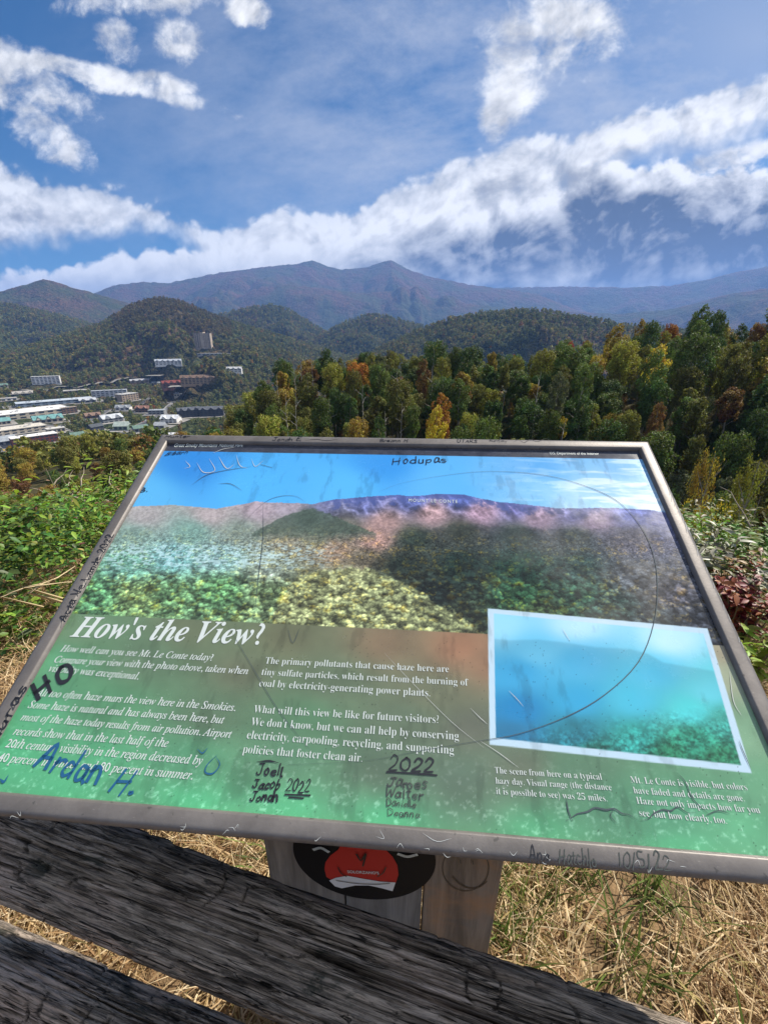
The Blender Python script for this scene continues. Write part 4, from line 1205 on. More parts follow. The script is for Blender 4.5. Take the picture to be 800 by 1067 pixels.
printed('title_text', [("How's the View?", (72.8, 663.5), (272, 672))], 'bi', M_ink_w, 1.05, 0.004)
printed('body_text', [("How well can you see Mt. Le Conte today?", (62.3, 679), (221, 688.8)), ("Compare your view with the photo above, taken when", (56, 690.4), (258, 702.8)),
                      ("visibility was exceptional.", (50, 699.8), (144, 708.5)), ("All too often haze mars the view here in the Smokies.", (36, 725.2), (245, 741.3)),
                      ("Some haze is natural and has always been here, but", (28.7, 737.8), (232.8, 754.3)), ("most of the haze today results from air pollution. Airport", (21, 750.8), (240.5, 769.3)),
                      ("records show that in the last half of the", (13.3, 765.8), (174.3, 778.8)), ("20th century, visibility in the region decreased by", (5.3, 778.8), (210, 797.3)),
                      ("40 percent in winter and 80 percent in summer.", (-3, 793.6), (200.2, 812.7))], 'i', M_ink_w, 1.05, 0.006)
printed('body_text', [("The primary pollutants that cause haze here are", (276, 691.7), (467.5, 700.8)), ("tiny sulfate particles, which result from the burning of", (272.2, 703.6), (487.8, 714.8)),
                      ("coal by electricity-generating power plants.", (269.7, 715.5), (448, 726)), ("What will this view be like for future visitors?", (263.8, 742.8), (457, 754)),
                      ("We don't know, but we can all help by conserving", (261, 756.1), (478, 771.5)), ("electricity, carpooling, recycling, and supporting", (256.8, 769.8), (472.8, 786.2)),
                      ("policies that foster clean air.", (252.6, 784.8), (377.2, 794.3))], 'b', M_ink_w, 1.12, -0.012)
printed('caption_text', [("The scene from here on a typical", (515.6, 806), (627.2, 813)), ("hazy day. Visual range (the distance", (516.4, 816.9), (637.3, 823.9)), ("it is possible to see) was 25 miles.", (517, 827.8), (632.6, 835.5)),
                         ("Mt. Le Conte is visible, but colors", (657.4, 816), (778.8, 823.9)), ("have faded and details are gone.", (660.5, 827), (776, 835.5)), ("Haze not only impacts how far you", (663.6, 837.8), (792.3, 847.9)),
                         ("see, but how clearly, too.", (666.4, 850.6), (757.4, 858.8))], 'b', M_ink_w, 1.12, -0.012)
printed('place_text', [("MOUNT LE CONTE", (425.7, 522.9), (476.5, 524.4))], 's', M_ink_w, 1.3, 0.0, 1.3)
printed('header_text', [("Great Smoky Mountains", (181, 465.8), (226, 465.8)), ("National Park", (228, 465.8), (253, 465.9))], 's', M_ink_w, 1.6, 0.01)
printed('header_text', [("U.S. Department of the Interior", (573, 473.6), (624, 474.2))], 's', M_ink_w, 1.5, 0.0)

# hand lettering: single strokes on a unit grid (cap height 1)
G = {
    'A': (.7, [[(0, 0), (.35, 1), (.65, 0)], [(.12, .38), (.55, .4)]]), 'B': (.6, [[(0, 0), (.05, 1), (.45, .9), (.4, .6), (.05, .52), (.5, .35), (.45, .05), (0, 0)]]),
    'C': (.6, [[(.55, .85), (.3, 1), (.05, .6), (.1, .15), (.4, 0), (.58, .15)]]), 'D': (.65, [[(.05, 0), (.05, 1), (.5, .8), (.55, .3), (.05, 0)]]),
    'E': (.5, [[(.5, 1), (.05, .95), (.05, .05), (.5, 0)], [(.05, .5), (.4, .52)]]), 'H': (.7, [[(.05, 1), (0, 0)], [(.55, 1.05), (.52, -.05)], [(0, .45), (.58, .58)]]),
    'J': (.6, [[(.1, 1), (.6, 1)], [(.38, 1), (.35, .15), (.15, 0), (0, .2)]]), 'L': (.5, [[(.05, 1), (.05, 0), (.5, .03)]]), 'N': (.6, [[(0, 0), (.05, 1), (.5, 0), (.52, 1)]]),
    'O': (.7, [[(.35, .95), (.05, .7), (.08, .15), (.4, 0), (.62, .35), (.55, .85), (.3, .97)]]), 'R': (.6, [[(0, 0), (.05, 1), (.5, .85), (.4, .5), (.05, .45), (.55, 0)]]),
    'S': (.55, [[(.5, .9), (.2, 1), (.05, .75), (.45, .4), (.4, .05), (0, .08)]]), 'T': (.6, [[(0, 1), (.6, 1)], [(.3, 1), (.3, 0)]]), 'U': (.6, [[(.02, 1), (.05, .2), (.3, 0), (.5, .25), (.52, 1)]]),
    'V': (.6, [[(0, 1), (.28, 0), (.58, 1)]]), 'W': (.8, [[(0, 1), (.18, 0), (.38, .7), (.56, 0), (.78, 1)]]), 'M': (.8, [[(0, 0), (.08, 1), (.36, .35), (.62, 1), (.72, 0)]]),
    'a': (.5, [[(.42, .55), (.15, .6), (.02, .25), (.15, 0), (.38, .2), (.42, .55), (.42, .15), (.5, 0)]]), 'b': (.5, [[(.03, 1), (.03, 0), (.3, 0), (.42, .3), (.25, .55), (.04, .4)]]),
    'c': (.45, [[(.4, .5), (.15, .58), (.02, .25), (.18, 0), (.42, .1)]]), 'd': (.5, [[(.4, 1.05), (.4, 0)], [(.4, .45), (.12, .55), (.02, .2), (.2, 0), (.4, .2)]]),
    'e': (.45, [[(.05, .3), (.4, .35), (.3, .58), (.05, .45), (.05, .12), (.25, 0), (.42, .1)]]), 'h': (.5, [[(.03, 1), (.03, 0)], [(.03, .35), (.25, .58), (.4, .4), (.42, 0)]]),
    'i': (.2, [[(.08, .55), (.08, 0)], [(.08, .8), (.1, .84)]]), 'l': (.2, [[(.08, 1), (.08, .05), (.16, 0)]]), 'm': (.7, [[(.03, .55), (.03, 0)], [(.03, .4), (.2, .57), (.3, .3), (.3, 0)], [(.3, .4), (.48, .57), (.6, .3), (.6, 0)]]),
    'n': (.5, [[(.03, .55), (.03, 0)], [(.03, .38), (.22, .58), (.4, .4), (.4, 0)]]), 'o': (.5, [[(.22, .57), (.03, .35), (.1, .03), (.32, .02), (.42, .32), (.22, .57)]]),
    'p': (.5, [[(.03, .55), (.03, -.4)], [(.03, .45), (.3, .55), (.42, .25), (.22, 0), (.03, .1)]]), 'r': (.4, [[(.03, .55), (.03, 0)], [(.03, .35), (.2, .55), (.35, .5)]]),
    's': (.4, [[(.35, .5), (.12, .57), (.05, .4), (.33, .2), (.25, 0), (0, .05)]]), 't': (.4, [[(.18, .9), (.16, .1), (.33, 0)], [(0, .62), (.36, .64)]]), 'u': (.5, [[(.03, .55), (.05, .12), (.22, 0), (.4, .2), (.4, .55), (.42, 0)]]),
    'v': (.4, [[(0, .55), (.17, 0), (.38, .55)]]), 'w': (.6, [[(0, .55), (.13, 0), (.28, .45), (.42, 0), (.56, .55)]]), 'y': (.45, [[(0, .55), (.2, .05)], [(.4, .55), (.1, -.4)]]), 'g': (.5, [[(.4, .5), (.12, .55), (.03, .2), (.25, .02), (.4, .3), (.4, -.25), (.15, -.4), (0, -.25)]]),
    '0': (.55, [[(.28, 1), (.03, .7), (.05, .2), (.28, 0), (.48, .3), (.45, .8), (.25, 1)]]), '1': (.25, [[(.1, 1), (.1, 0)]]), '2': (.55, [[(.03, .75), (.2, 1), (.45, .8), (.3, .4), (0, .02), (.5, .03)]]),
    '5': (.5, [[(.45, 1), (.1, 1), (.06, .6), (.4, .5), (.38, .08), (0, .05)]]), '/': (.4, [[(0, -.1), (.35, 1.05)]]), '.': (.2, [[(.04, .04), (.1, 0), (.1, .05)]]), ' ': (.4, []), '-': (.4, [[(.05, .4), (.35, .42)]])}


def smooth_line(P, n=4):
    P = [np.array(p, float) for p in P]
    if len(P) < 3: return P
    Q = [2 * P[0] - P[1]] + P + [2 * P[-1] - P[-2]]; out = []
    for i in range(1, len(Q) - 2):
        for t in np.arange(n) / n:
            a, b, c, d = Q[i - 1], Q[i], Q[i + 1], Q[i + 2]
            out.append(0.5 * (2 * b + (c - a) * t + (2 * a - 5 * b + 4 * c - d) * t * t + (3 * b - a - 3 * c + d) * t ** 3))
    return out + [P[-1]]


class Ink:
    def __init__(s): s.V, s.F, s.cuts = [], [], []

    def line(s, P, w, z, taper=False, jit=0.0, sm=True):
        """flat ribbon through panel points"""
        P = smooth_line(P) if sm else [np.array(p, float) for p in P]
        n = len(P); b = len(s.V)
        for i in range(n):
            d = P[min(i + 1, n - 1)] - P[max(i - 1, 0)]; d = d / (np.linalg.norm(d) + 1e-9); nr = np.array([-d[1], d[0]])
            ww = w / 2 * (0.94 + 0.12 * math.sin(i * .9 + b)) * (1.0 if not taper else max(.15, math.sin(PI * (i + .5) / n)))
            q = P[i] + d * (w * .4 if i == n - 1 else -w * .4 if i == 0 else 0)
            for sg in (1, -1): s.V.append((*(q + nr * ww * sg), z))
        for i in range(n - 1): s.F.append((b + 2 * i, b + 2 * i + 1, b + 2 * i + 3, b + 2 * i + 2))

    def write(s, txt, a, b, h, w, z=-0.0067, slant=0.12):
        """hand lettering whose baseline runs from photo point a to b, cap height h metres, pen width w"""
        s.cuts.append(len(s.F)); p, q = np.array(onp(*a, z)), np.array(onp(*b, z)); d = q - p; L = np.linalg.norm(d); e = d / L; n = np.array([-e[1], e[0]])
        adv = [G[c][0] + .14 for c in txt]; k = L / (sum(adv) - .14); x = 0
        r = random.Random(len(txt) * 31 + int(a[0]))
        sl0, w0, h0 = slant, w, h
        for c, ad in zip(txt, adv):
            slant = sl0 + r.uniform(-.16, .16); w = w0 * r.uniform(.75, 1.2); h = h0 * r.uniform(.88, 1.12)
            dy = r.uniform(-.09, .09); sc = r.uniform(.85, 1.15)
            for pl in G[c][1]:
                s.line([p + e * ((x + gx) * k + gy * slant * h + r.uniform(-.045, .045) * k) + n * ((gy * sc + dy) * h) for gx, gy in pl], w, z)
            x += ad

    def px(s, pts, w, z=-0.0067, taper=True): s.cuts.append(len(s.F)); s.line([onp(*p, z) for p in pts], w, z, taper)

    def build(s, name, mt):
        for a, b in zip(s.cuts, s.cuts[1:] + [len(s.F)]):
            F = s.F[a:b]; i0 = min(min(f) for f in F); i1 = max(max(f) for f in F) + 1
            m = bpy.data.meshes.new(name); m.from_pydata(s.V[i0:i1], [], [tuple(i - i0 for i in f) for f in F]); m.update(); put(link(name, m, mt))


k = Ink(); k.write('HO', (40, 729), (78, 703), .026, .0052, slant=.05); k.build('marker_graffiti', M_ink_d)
k = Ink(); k.write('Ardan H.', (34, 799), (138, 829), .025, .0038, slant=.14)
k.px([(0, 812), (4, 815), (8, 809)], .003); k.px([(226, 787), (216, 797), (214, 805), (222, 806), (229, 797), (225, 789)], .0018); k.px([(206, 781), (211, 785), (216, 780)], .0015); k.build('marker_graffiti', M_ink_b)
k = Ink(); k.write('Joell', (267, 807.5), (294, 808.5), .0098, .0019); k.write('Jacob', (263, 821), (291, 822.5), .0092, .0019); k.write('Jonah', (260, 834), (289, 835.5), .0092, .0019)
k.write('2022', (298, 824.5), (322, 826), .0105, .0014); k.px([(297, 828), (310, 828.5), (323, 829)], .0016, taper=False); k.px([(301, 831), (316, 832)], .0014, taper=False)
k.px([(268, 794), (280, 793), (290, 795)], .0018)
k.write('2022', (405, 802), (451, 804), .014, .0018); k.px([(403, 804.5), (430, 806), (455, 808)], .0018, taper=False); k.build('marker_graffiti', M_ink_d)
k = Ink(); k.write('James', (403, 819), (445, 822), .0095, .0014); k.write('Walter', (401, 830.5), (441, 833), .0085, .0012); k.write('Danielle', (403, 839.5), (433, 841.5), .0062, .0009); k.write('Deanna', (404, 850), (437, 852), .0062, .0009)
k.build('marker_graffiti', M_ink_g)
k = Ink(); k.write('Hodupas', (409, 483.5), (465, 481), .017, .0020); k.write('B.', (146, 513), (154, 512), .012, .0016); k.write('Bibarn', (172, 474.5), (195, 472.5), .010, .0014, slant=.5); k.build('marker_graffiti', M_ink_d)
# writing on the frame itself
k = Ink(); k.write('Jonah E.', (284, 459), (314, 459.3), .010, .0017, z=.0004); k.write('Breann H', (396, 460.2), (425, 460.3), .008, .0014, z=.0004)
k.write('UTARS', (476, 461), (497, 461.2), .009, .0016, z=.0004); k.write('Hunter', (172, 455.8), (197, 456), .009, .0016, z=.0004); k.write('huntley', (510, 460.2), (528, 460.4), .007, .0008, z=.0004)
k.px([(534, 461), (540, 458), (546, 461), (552, 458), (560, 460), (568, 457), (575, 460)], .001, .0004); k.px([(318, 458.6), (330, 457.6), (340, 459), (352, 457.4)], .0012, .0004)
k.write('Acta Ve Lande 2022', (67, 648), (119, 557), .0120, .0020, z=.0004); k.write('duras', (-4, 775), (28, 716), .0125, .0026, z=.0004)
k.write('Ana', (552, 897), (572, 899), .013, .0013, z=.0004); k.build('frame_graffiti', M_ink_d)
k = Ink(); k.write('Hatchlo', (583, 899.5), (622, 903.5), .012, .0009, z=.0004); k.write('10/5/22', (645, 904), (700, 908.5), .012, .0012, z=.0004); k.build('frame_graffiti', M_ink_g)
# scratches
k = Ink(); k.px([(395, 512), (420, 503), (465, 495), (510, 491), (560, 494), (600, 503), (640, 520), (665, 545), (680, 575), (685, 610), (681, 650), (665, 690), (630, 724), (590, 747), (540, 765), (500, 772), (440, 782), (380, 793), (300, 797)], .0011)
k.px([(250, 548), (275, 524), (292, 517), (308, 517), (318, 523)], .0008); k.px([(274, 522), (274, 560), (269, 605), (265, 645)], .0010)
k.px([(200, 505), (215, 495), (235, 490), (262, 486)], .0014); k.px([(228, 504), (240, 504), (252, 511)], .0012); k.px([(272, 484), (283, 487)], .0014)
k.px([(590, 855), (597, 851), (602, 848), (612, 846), (620, 842), (631, 844), (640, 843), (648, 848), (655, 849), (663, 854)], .0017); k.px([(668, 855), (676, 853), (681, 848), (690, 844), (699, 845), (706, 841), (716, 847), (724, 847)], .0014); k.px([(640, 843), (636, 850), (642, 858)], .0009); k.px([(735, 850), (748, 845), (760, 848)], .0010)
k.px([(590, 833), (592, 845), (596, 855)], .0016); k.px([(706, 806), (714, 815), (722, 833), (740, 850)], .0012); k.px([(770, 772), (775, 785), (782, 800)], .0010)
k.px([(236, 650), (260, 690), (290, 740), (330, 790)], .0007); k.px([(300, 655), (305, 670), (312, 655)], .001); k.build('scratch', M_scr_d)
k = Ink(); k.px([(222, 472), (232, 468), (244, 466)], .0012); k.px([(193, 480), (198, 486), (192, 488)], .0012); k.px([(205, 482), (212, 492), (224, 490), (218, 478)], .0016); k.px([(228, 476), (236, 488), (244, 484)], .0016)
k.px([(246, 474), (250, 485), (258, 488)], .0012); k.px([(262, 478), (266, 486), (274, 480)], .0012)
k.px([(490, 738), (500, 748), (508, 755)], .0008); k.px([(500, 772), (520, 785), (540, 800)], .0008); k.px([(530, 720), (538, 728), (545, 736)], .0008); k.px([(586, 655), (590, 662), (594, 668)], .0008)
k.px([(400, 680), (430, 712), (470, 752), (505, 780)], .0005); k.px([(760, 700), (764, 730), (772, 745)], .0010); k.build('scratch', M_scr_l)
k = Ink(); rj = random.Random(3)
for _ in range(22):
    u_ = rj.uniform(0, 790); v_ = 842 + u_ * .078 + rj.uniform(2, 12); k.px([(u_, v_), (u_ + rj.uniform(1, 5), v_ + rj.uniform(-5, 5)), (u_ + rj.uniform(2, 9), v_ + rj.uniform(-4, 4))], .0005, .0004)
for _ in range(22):
    t_ = rj.random(); u_ = 684 + t_ * 100; v_ = 480 + t_ * 215; k.px([(u_, v_), (u_ + rj.uniform(0, 3), v_ + rj.uniform(3, 9))], .0006, .0004)
k.px([(440, 868), (455, 877), (470, 874)], .0006, .0004); k.px([(395, 864), (400, 874), (392, 872)], .0005, .0004); k.build('frame_scratch', M_scr_l)

# post of three planks with a sticker
YAW = math.atan2(-0.0823, 0.9966)
bd = Vector((math.cos(YAW), math.sin(YAW), 0)); bn = Vector((-math.sin(YAW), math.cos(YAW), 0)); B0 = Vector((0.0, 0.452, 0))


def onb(u, v, off=0.0):
    """photo point -> (across, height) on the plank face"""
    d = Vector(pxdir(u, v)); o = B0 - bn * off - Vector((0, 0, CAMZ)); t = o.dot(bn) / d.dot(bn); p = d * t + Vector((0, 0, CAMZ)) - B0
    return p.dot(bd), p.z


BM_ = Matrix([[bd.x, bn.x, 0, B0.x], [bd.y, bn.y, 0, B0.y], [0, 0, 1, 0], [0, 0, 0, 1]])


def putb(o): o.matrix_local = SOFF @ BM_; o.parent = sign; return o


def wood(name, a, b, seed, rot=False):
    m = bpy.data.materials.new(name); m.use_nodes = True; nt = m.node_tree; p = nt.nodes['Principled BSDF']; p.inputs['Roughness'].default_value = 0.85; p.inputs['Specular IOR Level'].default_value = 0.15
    tc = nt.nodes.new('ShaderNodeTexCoord'); mp = nt.nodes.new('ShaderNodeMapping'); nt.links.new(tc.outputs['Object'], mp.inputs[0]); mp.inputs['Location'].default_value = (seed, seed * .7, 0)
    mp.inputs['Scale'].default_value = (30, 30, 2.2)
    g = noise(nt, mp.outputs[0], 1.0, 8, .7, 0.6); big = noise(nt, tc.outputs['Object'], 6 + seed * .1, 5, .6)
    c = mixc(nt, g.step(.3, .7), tuple(q * .45 for q in a), a); c = mixc(nt, (big.step(.48, .72)) * .7, c, b); nt.links.new(c, p.inputs['Base Color'])
    bu = nt.nodes.new('ShaderNodeBump'); bu.inputs['Strength'].default_value = .5; bu.inputs['Distance'].default_value = .003; nt.links.new(g.v, bu.inputs['Height']); nt.links.new(bu.outputs[0], p.inputs['Normal'])
    return m


xs = [onb(274, 880)[0], onb(360, 945)[0], onb(440, 940)[0], onb(524, 910)[0]]
for i in range(3):
    m = wood('plank_wood', [(.27, .24, .20), (.26, .24, .21), (.28, .225, .17)][i], [(.19, .175, .16), (.19, .18, .17), (.38, .20, .09)][i], i * 3.1)
    o = MB().box(xs[i] + .0015, xs[i + 1] - .0015, 0, .036, -.12, .872 + .012 * i).build('plank', m, None, bevel=.003); putb(o)
bt = MB().box(xs[0] + .03, xs[3] - .03, .037, .077, .70, .83); putb(bt.build('crossbar', wood('batten_wood', (.2, .17, .13), (.12, .1, .08), 5)))
bt = MB().box(xs[0] + .06, xs[0] + .12, .04, .10, .80, .905).box(xs[3] - .12, xs[3] - .06, .04, .10, .80, .905); 
for q in (xs[0] + .06, xs[3] - .12): putb(MB().box(q, q + .05, .078, .13, .74, .915).build('bracket', mat('bracket_steel', (.12, .12, .12), .5, metal=.6)))


def _unused(name, pts, off, col, rough=.45):
    q = [onb(*p, off) for p in pts]; m = MB().poly([(a, -off, z) for a, z in q]); return putb(m.build(name, mat(name, col, rough, .4), None))


bx, bz = onb(380, 937, .001); r_ = .1215; cz = bz + r_
disc = MB().poly([(bx + r_ * math.cos(t), -.0012, cz + r_ * math.sin(t)) for t in np.linspace(0, 2 * PI, 72, endpoint=False)]); stk = putb(disc.build('sticker', mat('sticker_black', (.010, .010, .011), .6, .1)))


def onst(name, pts, off, col): q = [onb(*p, off) for p in pts]; return putb(MB().poly([(a, -off, z) for a, z in q]).build(name, mat(name, col, .6, .1)))


onst('sticker_shape', [(362, 870), (352, 886), (344, 892), (339, 899), (338, 906), (340, 914), (346, 918), (356, 916), (372, 918), (390, 919), (404, 920), (412, 921), (415, 912), (414, 902), (409, 893), (402, 886), (394, 870)], .0020, (.42, .035, .025))
onst('sticker_band', [(343, 918), (350, 915), (362, 913), (378, 916), (396, 919), (412, 920), (409, 929), (398, 926), (384, 923), (370, 923), (356, 926), (349, 924)], .0028, (.62, .62, .6))


def btext(s, a, b, off, mt, yk=1.0):
    V, F = text_mesh(s, .02); p, q = Vector(onb(*a, off)), Vector(onb(*b, off)); d = q - p; L = d.length; e = d / L; n = Vector((-e.y, e.x)); w = V[:, 0].max()
    VV = []
    for x_, y_, _ in V: r = p + e * (x_ / w * L) + n * (y_ / w * L * yk); VV.append((r.x, -off, r.y))
    m = bpy.data.meshes.new('sticker_text'); m.from_pydata(VV, [], F); putb(link('sticker_text', m, mt))


btext("SOLORZANO'S", (362, 910), (395, 911.5), .0036, M_ink_w, 1.3)
kk = MB()


def bline(pts, w, off, mt, nm):
    P = smooth_line([onb(*p, off) for p in pts]); m = MB()
    for i in range(len(P) - 1):
        d = P[i + 1] - P[i]; d = d / np.linalg.norm(d); n = np.array([-d[1], d[0]]) * w / 2
        m.poly([(*(P[i] + n)[:1], -off, (P[i] + n)[1]), (*(P[i] - n)[:1], -off, (P[i] - n)[1]), (*(P[i + 1] - n + d * w * .3)[:1], -off, (P[i + 1] - n + d * w * .3)[1]), (*(P[i + 1] + n + d * w * .3)[:1], -off, (P[i + 1] + n + d * w * .3)[1])])
    putb(m.build(nm, mt))


bline([(352, 904), (355, 910), (361, 914)], .002, .0042, M_ink_d, 'sticker_line'); bline([(402, 904), (399, 910), (393, 914)], .002, .0046, M_ink_d, 'sticker_line')
bline([(371, 890), (376, 897), (381, 890), (378, 903)], .003, .0050, M_ink_d, 'sticker_line')
bline([(326, 886), (334, 884), (342, 888)], .006, .0032, M_ink_w, 'sticker_line'); bline([(414, 890), (424, 893), (434, 891)], .006, .0032, M_ink_w, 'sticker_line')
bline([(350, 918), (370, 921), (390, 922), (406, 921)], .0016, .0040, M_ink_d, 'sticker_line')
circ = [(485 + 24 * math.cos(t), 905 + 24 * math.sin(t)) for t in np.linspace(-.4, 2 * PI - .6, 22)]
bline(circ, .0018, .0012, M_ink_d, 'pen_smiley'); bline([(471, 914), (478, 921), (488, 926), (499, 925), (507, 919)], .0026, .0016, M_ink_d, 'pen_smiley')
bline([(479, 896), (480, 900)], .002, .0018, M_ink_d, 'pen_smiley'); bline([(492, 897), (493, 901)], .002, .002, M_ink_d, 'pen_smiley')


# ------------------------------------------------------------------ split rail fence
def rail_material():
    m = bpy.data.materials.new('weathered_rail'); m.use_nodes = True; nt = m.node_tree; p = nt.nodes['Principled BSDF']; p.inputs['Roughness'].default_value = 0.9; p.inputs['Specular IOR Level'].default_value = 0.12
    tc = nt.nodes.new('ShaderNodeTexCoord'); o = tc.outputs['Object']

    def mapped(sx, sy, sz):
        mp = nt.nodes.new('ShaderNodeMapping'); mp.inputs['Scale'].default_value = (sx, sy, sz); nt.links.new(o, mp.inputs[0]); return mp.outputs[0]
    grain = noise(nt, mapped(5, 85, 85), 2.4, 10, .78, .6); fine = noise(nt, mapped(10, 160, 160), 2.0, 5, .7, .3); patch = noise(nt, mapped(3.2, 9, 9), 2.6, 7, .68, .5); p2 = noise(nt, mapped(5, 14, 14), 3.3, 6, .7, .3)
    crk = noise(nt, mapped(1.4, 38, 38), 1.5, 4, .6, .4)
    crack = (1.0 - ((crk - 0.5).op('ABSOLUTE')).step(0.002, 0.014))
    a = attribute_w = nt.nodes.new('ShaderNodeAttribute'); a.attribute_name = 'deep'; deep = X(nt, a.outputs['Fac'])
    c = mixc(nt, grain.step(.40, .62), (0.10, 0.085, 0.07), (0.60, 0.50, 0.40))
    c = mixc(nt, noise(nt, mapped(22, 60, 60), 3.0, 6, .7).step(.54, .68) * .6, c, (0.045, 0.040, 0.036))
    c = mixc(nt, patch.step(.56, .66) * .8, c, (0.030, 0.042, 0.035))
    c = mixc(nt, (noise(nt, mapped(2.2, 5, 5), 1.7, 5, .6, .3).step(.46, .60) * grain.step(.36, .58)) * .85, c, (0.60, 0.47, 0.39))
    c = mixc(nt, (crack * .9).mx(deep).sat(), c, (0.010, 0.010, 0.010))
    nt.links.new(c, p.inputs['Base Color'])
    b = nt.nodes.new('ShaderNodeBump'); b.inputs['Strength'].default_value = 1.0; b.inputs['Distance'].default_value = 0.007
    nt.links.new((grain * 1.1 + fine * .5 - crack * .8 + patch * .5).v, b.inputs['Height']); nt.links.new(b.outputs[0], p.inputs['Normal'])
    return m


M_rail = rail_material()


def rail_mesh(L, ry, rz, seed, nx=1100, na=200):
    x = np.linspace(0, L, nx)[:, None]; a = np.linspace(0, 2 * PI, na, endpoint=False)[None, :]
    # irregular split section: flattened, with faceted sides
    sec = 1 + .07 * np.cos(3 * a + seed) + .05 * np.cos(5 * a + 2 * seed)
    ca, sa = np.cos(a), np.sin(a)
    p = 3.0; sup = (np.abs(ca) ** p + np.abs(sa) ** p) ** (-1 / p)
    R = sec * sup * (1 + .10 * (fbm(x * 2.2 + a * 0, seed + a * 0, 2, 4) - .5) + .05 * np.sin(x * 2.1 + seed))
    px_, py_ = ca * 2 + 7, sa * 2 + 7
    d = (fbm(x * 3.0 + 0 * a, px_ * 5.5 + py_ * 3, seed + 1, 4) - .5) * .012
    g1 = fbm(x * 1.6 + 0 * a, px_ * 14 + py_ * 11, seed + 3, 3); g2 = fbm(x * 4 + 0 * a, px_ * 30 + py_ * 26, seed + 4, 3)
    crack = np.exp(-((g1 - .5) / .030) ** 2); crk2 = np.exp(-((g2 - .5) / .03) ** 2)
    msk = smooth01(.36, .55, fbm(x * 2.5 + 0 * a, px_ * 1.5 + py_, seed + 6, 3))
    rough_ = (fbm(x * 22 + 0 * a, px_ * 26 + py_ * 22, seed + 12, 4) - .5)
    d = d - crack * .020 * msk - crk2 * .0040 + (g2 - .5) * .008 + rough_ * .007 * smooth01(.4, .6, fbm(x * 5 + 0 * a, px_ * 2 + py_ * 2, seed + 14, 3))
    cross = np.exp(-((vn(x * 26 + 0 * a, px_ * 3 + py_ * 4, seed + 8) - .5) / .03) ** 2) * smooth01(.40, .6, vn(x * 5 + 0 * a, px_ * 2 + py_, seed + 9))
    d = d - cross * .0035
    taper = np.ones_like(x)
    Yv = ca * ry * R * taper + ca * d; Zv = sa * rz * R * taper + sa * d
    Zv = Zv + (fbm(x * 1.3, x * 0 + seed, 9, 3) - .5) * .025; Yv = Yv + (fbm(x * 1.1, x * 0 + seed + 4, 9, 3) - .5) * .02
    V = np.stack([np.broadcast_to(x, Yv.shape).ravel(), Yv.ravel(), Zv.ravel()], 1)
    i = np.arange(nx - 1)[:, None]; j = np.arange(na)[None, :]; j2 = (j + 1) % na
    F = np.stack([i * na + j, (i + 1) * na + j, (i + 1) * na + j2, i * na + j2], -1).reshape(-1, 4)
    me = npmesh('rail', V, F, smooth=True)
    at = me.attributes.new('deep', 'FLOAT', 'POINT'); at.data.foreach_set('value', np.clip(crack * msk * .95 + cross * .75, 0, 1).astype(np.float32).ravel())
    import bmesh
    bm = bmesh.new(); bm.from_mesh(me); bm.verts.ensure_lookup_table()
    bm.faces.new([bm.verts[k] for k in range(na)]); bm.faces.new([bm.verts[(nx - 1) * na + k] for k in range(na)][::-1]); bm.to_mesh(me); bm.free()
    return me


def fence():
    A, B = Vector((-0.557, .400, .645)), Vector((.103, .223, .645)); d = (B - A).normalized(); yaw = math.atan2(d.y, d.x)
    A0 = A - d * 0.85
    e = empty('split_rail_fence', (A0.x, A0.y, 0), yaw); tag(e, 'weathered grey split rail fence with two rough rails in front of the information panel', 'fence')
    r1 = link('rail', rail_mesh(2.6, .054, .050, 1.0), M_rail, e, (-.05, 0, .645)); r1.rotation_euler = (0.35, math.radians(.6), 0)
    r2 = link('rail', rail_mesh(2.6, .058, .054, 4.0), M_rail, e, (-.05, -.036, .232)); r2.rotation_euler = (.9, math.radians(-.5), 0)
    for x in (-.1, 2.6):
        me = rail_mesh(1.05, .075, .075, 7.0 + x, 200, 120); p = link('post', me, M_rail, e, (x, 0.02, -.12)); p.rotation_euler = (0, -PI / 2, 0)


fence()


